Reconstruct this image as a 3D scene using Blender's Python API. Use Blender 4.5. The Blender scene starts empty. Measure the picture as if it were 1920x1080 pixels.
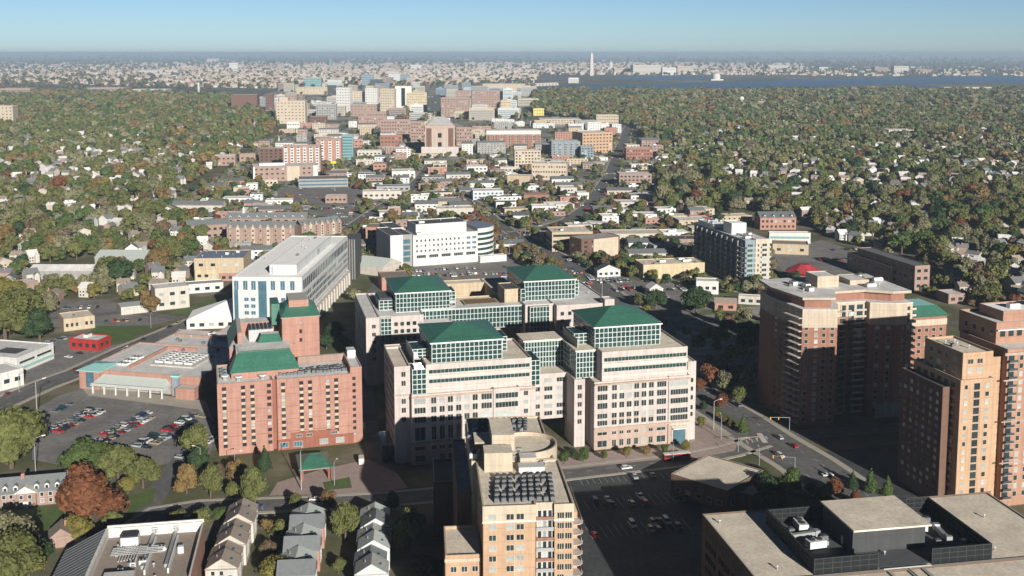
HAZE=6.5e-5; SUN_EL=17.8; SUN_E=5.0; SKY_S=.05; SKY_D=.3; SKY_T=(.80,1.13,1.82); SKY_Z=(.07,.10,.17); EXPO=0.66
import bpy, math, random
import numpy as np
from mathutils import Vector
random.seed(7); RNG=np.random.default_rng(7)
SC=bpy.context.scene; COL=SC.collection
# ------------------------------------------------------------------ camera geometry
CAMZ=170.; FP=2020.; CXP=960.; PYP=330.
PIT=math.atan((330-99)/FP); CP=math.cos(PIT); SP=math.sin(PIT)
def P(x,y,h=0.):
    """pixel of the 1920 px photograph -> world point on the level plane z=h"""
    u=(x-CXP)/FP; v=(PYP-y)/FP
    dy,dz=CP+v*SP,-SP+v*CP
    t=(h-CAMZ)/dz
    return (u*t,dy*t)
def px(X,Y,Z=0.):
    zz=Z-CAMZ; d=Y*CP-zz*SP; v=Y*SP+zz*CP
    return (CXP+FP*X/d, PYP-FP*v/d)
def hat(xb,yb,yt):
    X,Y=P(xb,yb); v=(PYP-yt)/FP
    return CAMZ+Y*(-SP+v*CP)/(CP+v*SP)
# ------------------------------------------------------------------ materials
MATS={}
def mat(name,col,rough=.85,noise=.12,scale=.35,spec=.3,metal=0.,bump=0.,streak=0.,joint=0.,rand=0.,island=0.,coord='Object',fine=0.):
    if name in MATS: return MATS[name]
    m=bpy.data.materials.new(name); m.use_nodes=True; MATS[name]=m
    nt=m.node_tree; n=nt.nodes; L=nt.links; b=n['Principled BSDF']
    b.inputs['Roughness'].default_value=rough; b.inputs['Metallic'].default_value=metal
    b.inputs['Specular IOR Level'].default_value=spec
    c=(col[0],col[1],col[2],1)
    tc=n.new('ShaderNodeTexCoord')
    val=None
    def addv(sock,amt):
        nonlocal val
        mr=n.new('ShaderNodeMapRange'); L.new(sock,mr.inputs[0])
        mr.inputs[1].default_value=.25 if amt>0 else 0; mr.inputs[2].default_value=.75 if amt>0 else 1
        a=abs(amt); mr.inputs[3].default_value=1-a; mr.inputs[4].default_value=1+a
        if val is None: val=mr.outputs[0]
        else:
            mu=n.new('ShaderNodeMath'); mu.operation='MULTIPLY'; L.new(val,mu.inputs[0]); L.new(mr.outputs[0],mu.inputs[1]); val=mu.outputs[0]
    if noise:
        t=n.new('ShaderNodeTexNoise'); t.inputs['Scale'].default_value=scale; t.inputs['Detail'].default_value=5; t.inputs['Roughness'].default_value=.65
        L.new(tc.outputs[coord],t.inputs['Vector']); addv(t.outputs[0],noise)
        if bump:
            bp=n.new('ShaderNodeBump'); bp.inputs['Strength'].default_value=bump; bp.inputs['Distance'].default_value=.3
            L.new(t.outputs[0],bp.inputs['Height']); L.new(bp.outputs[0],b.inputs['Normal'])
    if fine:
        t=n.new('ShaderNodeTexNoise'); t.inputs['Scale'].default_value=scale*7; t.inputs['Detail'].default_value=3
        L.new(tc.outputs[coord],t.inputs['Vector']); addv(t.outputs[0],fine)
    if streak:
        mp=n.new('ShaderNodeMapping'); mp.inputs['Scale'].default_value=(.9,.9,.06); L.new(tc.outputs[coord],mp.inputs[0])
        t=n.new('ShaderNodeTexNoise'); t.inputs['Scale'].default_value=1; t.inputs['Detail'].default_value=4
        L.new(mp.outputs[0],t.inputs['Vector']); addv(t.outputs[0],streak)
    if joint:
        sx=n.new('ShaderNodeSeparateXYZ'); L.new(tc.outputs[coord],sx.inputs[0]); ad=n.new('ShaderNodeMath'); ad.operation='ADD'; L.new(sx.outputs[0],ad.inputs[0]); L.new(sx.outputs[1],ad.inputs[1])
        outs=[]
        for sock,per,th in ((sx.outputs[2],3.9,.06),(ad.outputs[0],5.2,.03)):
            d=n.new('ShaderNodeMath'); d.operation='DIVIDE'; L.new(sock,d.inputs[0]); d.inputs[1].default_value=per
            fr=n.new('ShaderNodeMath'); fr.operation='FRACT'; L.new(d.outputs[0],fr.inputs[0])
            g=n.new('ShaderNodeMath'); g.operation='LESS_THAN'; L.new(fr.outputs[0],g.inputs[0]); g.inputs[1].default_value=th; outs.append(g.outputs[0])
        mxx=n.new('ShaderNodeMath'); mxx.operation='MAXIMUM'; L.new(outs[0],mxx.inputs[0]); L.new(outs[1],mxx.inputs[1])
        mu=n.new('ShaderNodeMath'); mu.operation='MULTIPLY_ADD'; L.new(mxx.outputs[0],mu.inputs[0]); mu.inputs[1].default_value=-joint; mu.inputs[2].default_value=1
        if val is None: val=mu.outputs[0]
        else: m2=n.new('ShaderNodeMath'); m2.operation='MULTIPLY'; L.new(val,m2.inputs[0]); L.new(mu.outputs[0],m2.inputs[1]); val=m2.outputs[0]
    if rand:
        oi=n.new('ShaderNodeObjectInfo'); addv(oi.outputs['Random'],-rand)
    if island:
        ge=n.new('ShaderNodeNewGeometry'); addv(ge.outputs['Random Per Island'],-island)
    if val is None: b.inputs['Base Color'].default_value=c
    else:
        mx=n.new('ShaderNodeVectorMath'); mx.operation='SCALE'; mx.inputs[0].default_value=col; L.new(val,mx.inputs['Scale']); L.new(mx.outputs[0],b.inputs['Base Color'])
    return m
def W(name,r,g,b,**k):   # masonry / render walls
    r,g,b=r*.76,g*.76,b*.76; k.setdefault('noise',.10); k.setdefault('scale',.25); k.setdefault('streak',.15); k.setdefault('joint',.16); return mat(name,(r,g,b),**k)
pink=W('pale pink precast concrete',.56,.505,.48); pinkd=W('tan precast concrete',.47,.36,.30); stonelt=W('white precast concrete',.64,.59,.55)
salmon=W('salmon brick',.43,.24,.19,fine=.06); salmond=W('dark salmon brick',.30,.12,.085)
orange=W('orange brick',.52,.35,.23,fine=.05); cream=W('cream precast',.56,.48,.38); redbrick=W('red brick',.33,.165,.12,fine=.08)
brownbrick=W('brown brick',.17,.10,.075); white=W('white painted wall',.68,.68,.66,noise=.05); offwhite=W('off white wall',.56,.53,.48)
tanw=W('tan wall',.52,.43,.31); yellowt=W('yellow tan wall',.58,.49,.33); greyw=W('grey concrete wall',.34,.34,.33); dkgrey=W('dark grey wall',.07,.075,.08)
beige=W('beige stone',.52,.45,.35); bluegrey=W('blue grey panel',.25,.31,.36); rose=W('rose brick',.36,.255,.215); whitecool=W('cool white panel',.64,.67,.68,noise=.04)
terra=W('terracotta brick',.42,.245,.175,fine=.06); lemon=W('pale yellow wall',.70,.60,.20); tealw=W('teal glass panel',.22,.38,.38); redpaint=W('red painted wall',.38,.03,.025); blackp=W('black screen panel',.012,.016,.016)
r_tan=mat('tan gravel roof',(.62,.565,.47),noise=.22,scale=.13,fine=.16,joint=.05); r_grey=mat('grey membrane roof',(.33,.33,.33),noise=.2,scale=.2,fine=.1)
r_lt=mat('light grey roof',(.60,.60,.60),noise=.24,scale=.12,fine=.14,joint=.07); r_wht=mat('white membrane roof',(.88,.89,.89),noise=.07,scale=.12,fine=.03)
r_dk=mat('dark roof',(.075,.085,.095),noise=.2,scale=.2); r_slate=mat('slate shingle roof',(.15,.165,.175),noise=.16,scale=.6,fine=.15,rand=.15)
r_brown=mat('brown shingle roof',(.26,.22,.19),noise=.16,scale=.6,fine=.15,rand=.15); r_blue=mat('blue grey roof',(.16,.20,.28),noise=.15)
r_pale=mat('pale grey metal roof',(.44,.49,.47),noise=.08,rough=.5); r_green=mat('green standing seam metal roof',(.045,.150,.108),noise=.10,scale=.12,rough=.42,spec=.5,streak=.18,fine=.08,joint=.16)
r_aqua=mat('aqua metal roof',(.28,.55,.53),noise=.06,rough=.5); r_red=mat('red metal roof',(.33,.04,.05),noise=.1,rough=.5); r_deck=mat('planted roof deck',(.20,.13,.07),noise=.3,scale=.8)
metal=mat('galvanised metal',(.42,.44,.45),noise=.15,rough=.45,metal=.5); mwhite=mat('white metal',(.58,.60,.60),noise=.05,rough=.4); mdark=mat('dark metal',(.05,.055,.06),noise=.1,rough=.5)
mtan=mat('tan painted metal',(.50,.43,.32),noise=.1); mcop=mat('weathered coping',(.36,.36,.33),noise=.1); mull=mat('pale mullion metal',(.50,.54,.53),noise=.05,rough=.45)
glass=mat('dark window glass',(.022,.035,.04),rough=.12,noise=.35,scale=.25,spec=.7,rand=.4); glassg=mat('green tinted glass',(.022,.055,.055),rough=.1,noise=.7,scale=.6,spec=.8)
glassl=mat('window with pale blind',(.30,.33,.33),rough=.3,noise=.25,spec=.5,rand=.3); glassb=mat('blue tinted glass',(.06,.13,.17),rough=.1,noise=.3,spec=.8)
glassm=mat('black tinted curtain glass',(.012,.02,.022),rough=.1,noise=.4,spec=.6)
asphalt=mat('asphalt',(.125,.125,.125),noise=.26,scale=.05,fine=.20); asphshade=mat('shade darkened asphalt',(.055,.06,.065),noise=.3,scale=.08,fine=.3); asphold=mat('old grey asphalt',(.19,.185,.18),noise=.32,scale=.06,fine=.22)  # dark asphalt has shade put into its colour, for the lots lying in shadow
conc=mat('pavement concrete',(.38,.355,.31),noise=.15,scale=.2,fine=.08); paving=mat('brick paving',(.33,.265,.245),noise=.16,scale=.3,fine=.12); paint=mat('road paint',(.50,.50,.48),noise=.15,scale=1)
lawn=mat('lawn grass',(.085,.13,.04),noise=.25,scale=.12,fine=.2); yellowp=mat('yellow paint',(.55,.38,.06),noise=.1)
bark=mat('bark',(.10,.075,.055),noise=.25,scale=2)
FOL={}
for nm,c in {'olive green':(.135,.152,.058),'mid green':(.085,.128,.045),'dark green':(.042,.076,.036),'pale grey green':(.205,.205,.130),'yellow green':(.195,.180,.055),
  'golden brown':(.205,.145,.065),'rust red':(.185,.080,.045),'brown':(.140,.105,.070),'grey brown':(.175,.145,.115),'orange':(.24,.12,.04)}.items():
    FOL[nm]=mat('foliage '+nm,(c[0]*.74,c[1]*.72,c[2]*.64),rough=.75,noise=.22,scale=.12,spec=.15,rand=.12,island=.18,coord='Object')
FOLN=list(FOL)
# ------------------------------------------------------------------ mesh builder
class MB:
    def __init__(s): s.v=[];s.f=[];s.m=[];s.ms=[]
    def mi(s,m):
        if m not in s.ms: s.ms.append(m)
        return s.ms.index(m)
    def face(s,pts,m):
        k=len(s.v); s.v+=pts; s.f.append(tuple(range(k,k+len(pts)))); s.m.append(s.mi(m))
    def box(s,x0,x1,y0,y1,z0,z1,m,mt=None):
        if x0>x1:x0,x1=x1,x0
        if y0>y1:y0,y1=y1,y0
        k=len(s.v); s.v+=[(x0,y0,z0),(x1,y0,z0),(x1,y1,z0),(x0,y1,z0),(x0,y0,z1),(x1,y0,z1),(x1,y1,z1),(x0,y1,z1)]
        a=s.mi(m); b=s.mi(mt) if mt else a
        for q,i in (((0,1,5,4),a),((1,2,6,5),a),((2,3,7,6),a),((3,0,4,7),a),((4,5,6,7),b),((3,2,1,0),a)):
            s.f.append(tuple(k+j for j in q)); s.m.append(i)
    def prism(s,poly,z0,z1,m,mt=None):
        if sum(poly[i][0]*poly[(i+1)%len(poly)][1]-poly[(i+1)%len(poly)][0]*poly[i][1] for i in range(len(poly)))<0: poly=poly[::-1]
        n=len(poly);k=len(s.v); s.v+=[(x,y,z0) for x,y in poly]+[(x,y,z1) for x,y in poly]; a=s.mi(m); b=s.mi(mt) if mt else a
        for i in range(n):
            j=(i+1)%n; s.f.append((k+i,k+j,k+n+j,k+n+i)); s.m.append(a)
        s.f.append(tuple(range(k+n,k+2*n))); s.m.append(b)
        s.f.append(tuple(range(k+n-1,k-1,-1))); s.m.append(a)
    def cyl(s,x,y,r,z0,z1,m,n=10,r2=None):
        r2=r if r2 is None else r2
        k=len(s.v);a=s.mi(m)
        s.v+=[(x+r*math.cos(6.2832*i/n),y+r*math.sin(6.2832*i/n),z0) for i in range(n)]+[(x+r2*math.cos(6.2832*i/n),y+r2*math.sin(6.2832*i/n),z1) for i in range(n)]
        for i in range(n):
            j=(i+1)%n; s.f.append((k+i,k+j,k+n+j,k+n+i)); s.m.append(a)
        s.f.append(tuple(range(k+n,k+2*n))); s.m.append(a)
    def hip(s,x0,x1,y0,y1,z,h,m,ins=None,under=.3,um=None,rx=None):
        """hip roof; ridge along x inset ins from the ends"""
        w,d=x1-x0,y1-y0; ins=min(w,d)/2 if ins is None else ins
        ym=(y0+y1)/2; a=(x0+ins,ym,z+h); b=(x1-ins,ym,z+h)
        c=[(x0,y0,z),(x1,y0,z),(x1,y1,z),(x0,y1,z)]
        if abs(b[0]-a[0])<.3: a=b=((x0+x1)/2,ym,z+h)
        s.face([c[0],c[1],b]+([a] if a!=b else []),m); s.face([c[1],c[2],b],m)
        s.face([c[2],c[3],a]+([b] if a!=b else []),m); s.face([c[3],c[0],a],m)
        s.box(x0,x1,y0,y1,z-under,z-.003,um or m)
    def gable(s,x0,x1,y0,y1,z,h,rm,wm,axis='x',ov=.4,th=.18):
        """gable roof with overhanging slabs; gable triangles in wm are returned as wall faces in the same mesh"""
        if axis=='x':
            ym=(y0+y1)/2; sl=h/((y1-y0)/2)
            for sg,ye in ((-1,y0-ov),(1,y1+ov)):
                ze=z-ov*sl
                q=[(x0-ov,ye,ze),(x1+ov,ye,ze),(x1+ov,ym,z+h),(x0-ov,ym,z+h)]
                s.slab(q,th,rm)
            if wm: s.face([(x0,y0,z),(x0,ym,z+h-.02),(x0,y1,z)],wm); s.face([(x1,y0,z),(x1,y1,z),(x1,ym,z+h-.02)],wm)
        else:
            xm=(x0+x1)/2; sl=h/((x1-x0)/2)
            for sg,xe in ((-1,x0-ov),(1,x1+ov)):
                ze=z-ov*sl
                q=[(xe,y0-ov,ze),(xe,y1+ov,ze),(xm,y1+ov,z+h),(xm,y0-ov,z+h)]
                s.slab(q,th,rm)
            if wm: s.face([(x0,y0,z),(x1,y0,z),(xm,y0,z+h-.02)],wm); s.face([(x0,y1,z),(xm,y1,z+h-.02),(x1,y1,z)],wm)
    def slab(s,q,th,m):
        k=len(s.v);a=s.mi(m); s.v+=[(x,y,z) for x,y,z in q]+[(x,y,z+th) for x,y,z in q]
        for f in ((3,2,1,0),(4,5,6,7),(0,1,5,4),(1,2,6,5),(2,3,7,6),(3,0,4,7)): s.f.append(tuple(k+j for j in f)); s.m.append(a)
    def mesh(s,name,smooth=False):
        me=bpy.data.meshes.new(name); me.from_pydata(s.v,[],s.f)
        for m in s.ms: me.materials.append(m)
        me.polygons.foreach_set('material_index',s.m)
        if smooth: me.polygons.foreach_set('use_smooth',[True]*len(s.f))
        me.update(); return me
def link(name,me,parent=None,loc=None,rot=None):
    o=bpy.data.objects.new(name,me); COL.objects.link(o)
    if parent is not None: o.parent=parent
    if loc is not None: o.location=loc
    if rot is not None: o.rotation_euler=rot
    return o
def tag(o,label=None,cat=None,group=None,kind=None):
    if label: o['label']=label
    if cat: o['category']=cat
    if group: o['group']=group
    if kind: o['kind']=kind
    return o
REG=[]        # (obj, base label) : labels made unique at the end
FOOT=[]       # building footprints: list of world polygons
LAND=[]       # landmarks (name, x, y)
WINC={}
def winmesh(w,h,fm,gm,bars,flat=False):
    key=(round(w,2),round(h,2),fm.name,gm.name,bars,flat)
    if key in WINC: return WINC[key]
    b=MB(); t=.14
    if flat:
        b.box(-w/2-.05,w/2+.05,-.02,.3,-h/2-.05,h/2+.05,fm); b.box(-w/2,w/2,-.05,.2,-h/2,h/2,gm); WINC[key]=(b.mesh('window'),b); return WINC[key]
    b.box(-w/2-t,w/2+t,-.08,.3,-h/2-t,-h/2,fm); b.box(-w/2-t,w/2+t,-.08,.3,h/2,h/2+t,fm)
    b.box(-w/2-t,-w/2,-.08,.3,-h/2,h/2,fm); b.box(w/2,w/2+t,-.08,.3,-h/2,h/2,fm)
    b.box(-w/2,w/2,-.02,.3,-h/2,h/2,gm)
    for i in range(1,bars): 
        x=-w/2+w*i/bars; b.box(x-.06,x+.06,-.06,-.02,-h/2,h/2,fm)
    WINC[key]=(b.mesh('window'),b); return WINC[key]
PANEC={}
def panes(me,b):
    if id(b) in PANEC: return PANEC[id(b)]
    g=b.ms[1]; f=MB(); p_=MB()
    for F_,m_ in zip(b.f,b.m): (p_ if m_==1 else f).face([b.v[i] for i in F_],b.ms[m_])
    PANEC[id(b)]=(f.mesh('window'),p_.mesh('pane')); return PANEC[id(b)]
class Bld:
    def __init__(s,kind,label,cat,org,ang,group=None,land=None):
        s.o=link(kind,None,None,(org[0],org[1],0),(0,0,math.radians(ang))); tag(s.o,None,cat,group); REG.append((s.o,label))
        s.org=org; s.a=math.radians(ang); s.parts={}; s.cnt={}; s.sub={}; s.panes=False; s.wins=[]; s.items=[]
        if land: LAND.append((land,)+s.w(5,5))
    def w(s,u,v): return (s.org[0]+u*math.cos(s.a)-v*math.sin(s.a), s.org[1]+u*math.sin(s.a)+v*math.cos(s.a))
    def foot(s,x0,x1,y0,y1,m=1.5): FOOT.append([s.w(x0-m,y0-m),s.w(x1+m,y0-m),s.w(x1+m,y1+m),s.w(x0-m,y1+m)])
    def p(s,part): return s.parts.setdefault(part,MB())
    def tier(s,x0,x1,y0,y1,z0,z1,wm,rm,par=.9,cap=None,part='wall',foot=None):
        s.boxn(part,x0,x1,y0,y1,z0,z1,wm); nt_=s.cnt['_t']=s.cnt.get('_t',0)+1
        r=s.p(f'roof#t{nt_}')
        if par>0:
            t=.45; cm=cap or wm
            r.box(x0+t,x1-t,y0+t,y1-t,z1-.02,z1+.12,rm)
            q=s.p(f'parapet#t{nt_}')
            for a in ((x0,x1,y0,y0+t),(x0,x1,y1-t,y1),(x0,x0+t,y0+t,y1-t),(x1-t,x1,y0+t,y1-t)): q.box(*a,z1,z1+par,wm,cm)
        else: r.box(x0-.15,x1+.15,y0-.15,y1+.15,z1-.1,z1+.25,rm)
        if z0<1 if foot is None else foot: s.foot(x0,x1,y0,y1)
    def box(s,part,*a):
        if part=='wall': part='wall'
        return s.boxn(part,*a)
    def boxn(s,part,*a):
        n=s.cnt.get(part,0); s.cnt[part]=n+1
        s.p(f'{part}#{n}' if n<95 else part+'#stuff').box(*a)
    def item(s,name,mb,loc=(0,0,0),rz=0,scale=None): s.items.append((name,mb,loc,rz,scale))
    def win(s,face,plane,a0,a1,na,z0,z1,nz,w,h,fm=None,gm=None,bars=1,blind=.12,skip=(),flat=False):
        """grid of windows on a face: F (normal -y), L (-x), R (+x), B (+y); centres spread over a0..a1 and z0..z1"""
        fm=fm or offwhite; gm=gm or glass
        for j in range(nz):
            for i in range(na):
                if (i,j) in skip: continue
                a=a0+(a1-a0)*(i+.5)/na if na>1 else (a0+a1)/2
                z=z0+(z1-z0)*(j+.5)/nz
                g=glassl if random.random()<blind else gm
                pos,rz={'F':((a,plane,z),0),'L':((plane,a,z),-math.pi/2),'R':((plane,a,z),math.pi/2),'B':((a,plane,z),math.pi)}[face]
                s.wins.append((pos,rz,winmesh(w,h,fm,g,bars,flat)))
    def glasswall(s,x0,x1,y0,y1,z0,z1,nx,ny,nz,rm=None,gm=None,mm=None,faces='FLRB'):
        k_=s.cnt['_g']=s.cnt.get('_g',0)+1; g=s.p(f'glass_wall#{k_}'); g.box(x0,x1,y0,y1,z0,z1,gm or glassg); q=s.p(f'mullion_grid#{k_}>glass_wall#{k_}'); mm=mm or mull
        t=.13; e=.1
        def vx(y,ya,yb):
            for i in range(nx+1):
                x=x0+(x1-x0)*i/nx; q.box(x-t,x+t,ya,yb,z0,z1,mm)
        if 'F' in faces: vx(0,y0-e,y0)
        if 'B' in faces: vx(0,y1,y1+e)
        for i in range(ny+1):
            y=y0+(y1-y0)*i/ny
            if 'L' in faces: q.box(x0-e,x0,y-t,y+t,z0,z1,mm)
            if 'R' in faces: q.box(x1,x1+e,y-t,y+t,z0,z1,mm)
        e=.14
        for k in range(nz+1):
            z=z0+(z1-z0)*k/nz; a,b=z-t,z+t
            q.box(x0-e,x1+e,y0-e,y0,a,b,mm); q.box(x0-e,x1+e,y1,y1+e,a,b,mm); q.box(x0-e,x0,y0,y1,a,b,mm); q.box(x1,x1+e,y0,y1,a,b,mm)
        if rm:
            s.p(f'roof#g{k_}').box(x0-.4,x1+.4,y0-.4,y1+.4,z1+.14,z1+.5,rm)
    def build(s):
        s.made={}
        for k,b in s.parts.items():
            if not b.v: continue
            nm=k.split('#')[0]; par=s.o
            if '>' in k: par=s.made[k.split('>')[1]]
            o=link(nm,b.mesh(nm),par); s.made[k]=o
            if k.endswith('#stuff'): tag(o,kind='stuff')
        cache={}
        for name,mb,loc,rz,sc in s.items:
            me=cache.get(id(mb)) or cache.setdefault(id(mb),mb.mesh(name))
            o=link(name,me,s.o,loc,(0,0,rz))
            if sc: o.scale=sc
        ca,sa=math.cos(s.a),math.sin(s.a)
        def vis(t):   # nearest and camera-facing first
            (x,y,z),rz,_=t; X,Y=s.w(x,y); n=(math.sin(rz+s.a),-math.cos(rz+s.a))
            d=math.hypot(X,Y); q=px(X,Y,z); off=0 if (-20<q[0]<1940 and q[1]<1100) else 1e5
            return off+d*(1.0 if (-X*n[0]-Y*n[1])>0 else 3)
        s.wins.sort(key=vis)
        for (pos,rz,(me,_)) in s.wins[:100]:
            if s.panes: f_,p_=panes(me,_); o=link('window',f_,s.o,pos,(0,0,rz)); link('pane',p_,o)
            else: link('window',me,s.o,pos,(0,0,rz))
        rest=s.wins[100:]
        if rest:
            m=MB()
            for (x,y,z),rz,(_,b) in rest:
                c,d=math.cos(rz),math.sin(rz); k=len(m.v)
                m.v+=[(x+a*c-e*d,y+a*d+e*c,z+f) for a,e,f in b.v]
                mm=[m.mi(q) for q in b.ms]
                m.f+=[tuple(k+i for i in f) for f in b.f]; m.m+=[mm[i] for i in b.m]
            tag(link('window',m.mesh('window'),s.o),kind='stuff')
        return s.o
unitg=mat('unit grey',(.13,.14,.15),noise=.2)
def hvac(kind=0):
    b=MB()
    if kind==0:   # condenser with fan drum
        b.box(-.7,.7,-.7,.7,.1,1.2,unitg); b.cyl(0,0,.55,1.2,1.45,mdark,10)
    elif kind==1: # packaged unit with hood
        b.box(-2.2,2.2,-1.2,1.2,.25,1.9,mwhite); b.box(2.2,2.9,-.9,.9,.5,1.5,metal); b.cyl(-1,0,.7,1.9,2.2,mdark,10); b.cyl(.9,0,.7,1.9,2.2,mdark,10)
    elif kind==2: # duct run
        b.box(-4,4,-.5,.5,.5,1.4,metal); b.box(-4.4,-3.4,-.7,.7,.1,2,metal); b.box(3,4.2,-.7,.7,.1,1.7,metal)
    elif kind==3: # small vent
        b.cyl(0,0,.25,0,1.1,metal,8); b.cyl(0,0,.45,1.1,1.4,mwhite,8)
    elif kind==4: # stair bulkhead
        b.box(-1.8,1.8,-1.6,1.6,0,2.8,offwhite); b.box(-.5,.5,-1.66,-1.6,.1,2.2,mdark); b.box(-2,2,-1.8,1.8,2.8,3,r_grey)
    return b
HV=[hvac(i) for i in range(5)]
HVN=['condenser_unit','air_handler','duct','vent','stair_bulkhead']
def scatter_units(b,x0,x1,y0,y1,z,n,kinds=(0,1,3),seed=None):
    r=random.Random(seed or n)
    placed=[]
    for _ in range(n*6):
        if len(placed)>=n: break
        k=r.choice(kinds); x=r.uniform(x0+2.5,x1-2.5) if x1-x0>6 else (x0+x1)/2; y=r.uniform(y0+2,y1-2) if y1-y0>5 else (y0+y1)/2
        if all(abs(x-a)+abs(y-c)>4 for a,c in placed): placed.append((x,y)); b.item(HVN[k],HV[k],(x,y,z+.12),r.choice((0,math.pi/2)))
# ================================================================== main buildings
def complex_front():
    b=Bld('office_building','pale pink concrete office block with two green pyramid roofs, facing the shaded lot','office block',(-47.8,433),13.8,'twin office blocks with green pyramid roofs',land='front green-roofed office block')
    T=r_tan; w=pink
    # left pier + body
    b.tier(-1,5.6,-1,30,0,40.6,w,T,.9,stonelt); 
    b.tier(5.6,40,-4.6,30,0,29.6,w,T,.5,pinkd); b.tier(40,51.2,-5.2,30,0,29.9,w,T,.5,pinkd); b.tier(51.2,58.5,-4.2,30,0,29.4,w,T,.5,pinkd)
    b.tier(12,57.2,-2.2,30,29.6,41,w,T,.9,pinkd)
    b.glasswall(6.2,11.9,-3.4,6,29.9,40.4,3,4,5)
    b.box('ledge',5.5,58.6,-5,-4.61,28.6,29.4,pinkd); 
    # windows left section: rows
    zs=[27.2,23.3,19.4]
    b.win('F',-1,1,4.6,1,17,40,6,1.7,2.1,bars=2)
    for z in zs:
        b.win('F',-4.6,6.4,11.6,1,z-1,z+1,1,4.6,2.4,bars=4); b.win('F',-4.6,13,34,6,z-1,z+1,1,2.1,2.5,bars=2); b.win('F',-4.6,34.3,40,1,z-1,z+1,1,4.4,2.4,bars=4)
        b.win('F',-5.2,40.6,50.8,1,z-1,z+1,1,9.6,2.2,bars=7); b.win('F',-4.2,52.5,56,1,z-1,z+1,1,1.7,1.9,bars=2)
    for x0,x1,n,ww in ((6.4,11.6,1,4.2),(13,34,6,1.9),(34.3,40,1,4.2),(41,51,2,3.8)):
        pl=-5.2 if x0==41 else -4.6
        b.win('F',pl,x0,x1,n,12.3,14.3,1,ww,5.6,bars=2); b.win('F',pl,x0,x1,n,6.2,8,1,ww,1.6,bars=2); b.win('F',pl,x0,x1,n,1.4,4.2,1,ww,2.6,bars=2)
    b.box('ledge',5.5,51.3,-5.35,-4.61,9.3,9.9,pinkd) ; b.box('ledge',-1.2,5.5,-1.25,-1.01,29,29.6,pinkd)
    for z in (38.7,34.6): b.win('F',-2.2,13,56.6,1,z-1,z+1,1,43,1.5,bars=26,gm=glassg,blind=0)
    b.box('ledge',11.9,57.3,-2.75,-2.21,36.0,37.2,stonelt)
    b.box('ledge',11.9,57.3,-2.6,-2.21,31.2,32.2,stonelt)
    # left flank windows
    for z in (38,34,30,26.5,22.6,18.7,14.8,10): b.win('L',-1,1,29,7,z-1,z+1,1,1.9,1.9,blind=.05)
    # glass slot on right end of left section
    b.glasswall(57.3,61,-1.6,14,29.5,40.2,2,7,5)
    # middle recessed part
    b.tier(58.5,77.5,11.5,34,9.5,29.4,w,T,.6,pinkd,foot=True); b.tier(59,62,12.5,30,0,9.5,pinkd,T,0,part='wall')
    for z in (27,23.2,19.4,15.4,12): b.win('F',11.5,60,77,3,z-.9,z+.9,1,3.6,1.9,bars=3)
    b.glasswall(61,79,23.5,34.5,29.4,41.2,13,7,5); b.box('roof',60,80,22.6,36,41.6,42.2,T)
    b.box('wall',61,66,34,37,0,41,w)
    # angular piers
    b.tier(76.8,81.6,-.4,14,0,29.6,w,T,.5,pinkd); b.win('F',-.4,77.2,81.2,1,9.5,28.5,5,1.8,2,bars=2)
    b.box('wall',81.7,84,6,20,0,29.3,pinkd); 
    b.glasswall(78.5,87.4,2.4,22,29.9,41.2,6,8,5); b.box('roof',78,88,2.2,24,41.5,42.1,T)
    # right section
    b.tier(84,117.8,-6,30,0,29.6,w,T,.5,pinkd); b.tier(117.8,127.6,-6.6,30,0,29.9,w,T,.5,pinkd); b.tier(127.7,131.5,-4,27,0,35,w,T,.6,stonelt)
    b.tier(87.6,126.8,-5.2,30,29.6,42,w,T,.9,pinkd)
    b.box('ledge',83.9,127.7,-7,-6.01,28.6,29.4,pinkd); b.box('ledge',83.9,127.7,-6.9,-6.62,9.3,10,pinkd)
    for z in zs+[14.9,11.8]:
        h=2.5 if z>16 else 2.1
        b.win('F',-6,85,90.4,1,z-1,z+1,1,4.4,h,bars=4); b.win('F',-6,91.4,111.6,6,z-1,z+1,1,2.15,h,bars=2); b.win('F',-6,112,117.4,1,z-1,z+1,1,4.2,h,bars=4)
        b.win('F',-6.6,118.4,127,1,z-1,z+1,1,8,2.3,bars=7); b.win('F',-4,128.4,131,1,z-1,z+1,1,1.1,1.9)
    for (x0,x1,n,ww) in ((85,90.4,1,4.2),(91.4,111.6,6,1.8),(112,117.4,1,4)): 
        b.win('F',-6,x0,x1,n,6.2,8,1,ww,1.3,bars=2); b.win('F',-6,x0,x1,n,1.2,4,1,ww,2.8,bars=2,blind=.4)
    # recessed spandrels between the two lowest tall rows
    for x in [93.1+3.367*i for i in range(6)]: b.box('spandrel',x-1.1,x+1.1,-6.018,-6.002,12.9,13.7,pinkd)
    b.box('entrance',119.2,126.4,-7.0,-6.62,0,8.2,beige); b.box('entrance',120,125.6,-7.3,-7.01,0.1,6.4,glassb); b.box('entrance',119.6,126,-8.2,-7.05,6.8,7.3,mwhite)
    for z in (39.4,34.9): b.win('F',-5.2,88.4,126.4,1,z-1,z+1,1,37.6,1.6,bars=24,gm=glassg,blind=0)
    b.box('ledge',87.5,126.9,-5.75,-5.21,36.3,37.9,stonelt); b.box('ledge',87.5,126.9,-5.6,-5.21,31.4,32.6,stonelt)
    for z in (38,34,30,26,22,18,14,10): b.win('R',126.8 if z>31 else 127.6,3,29,6,z-1,z+1,1,2.2,1.9)
    for a_,c_,y_ in ((5.6,40,-4.6),(40,51.2,-5.2),(84,117.8,-6),(117.8,119.1,-6.6)): b.box('base_course',a_+.02,c_-.02,y_-.014,y_-.001,0,9.2,pinkd)
    b.panes=True
    for x in [14.75+3.5*i for i in range(6)]: b.box('spandrel',x-1.05,x+1.05,-4.618,-4.602,15.2,17.2,pinkd)
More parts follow.
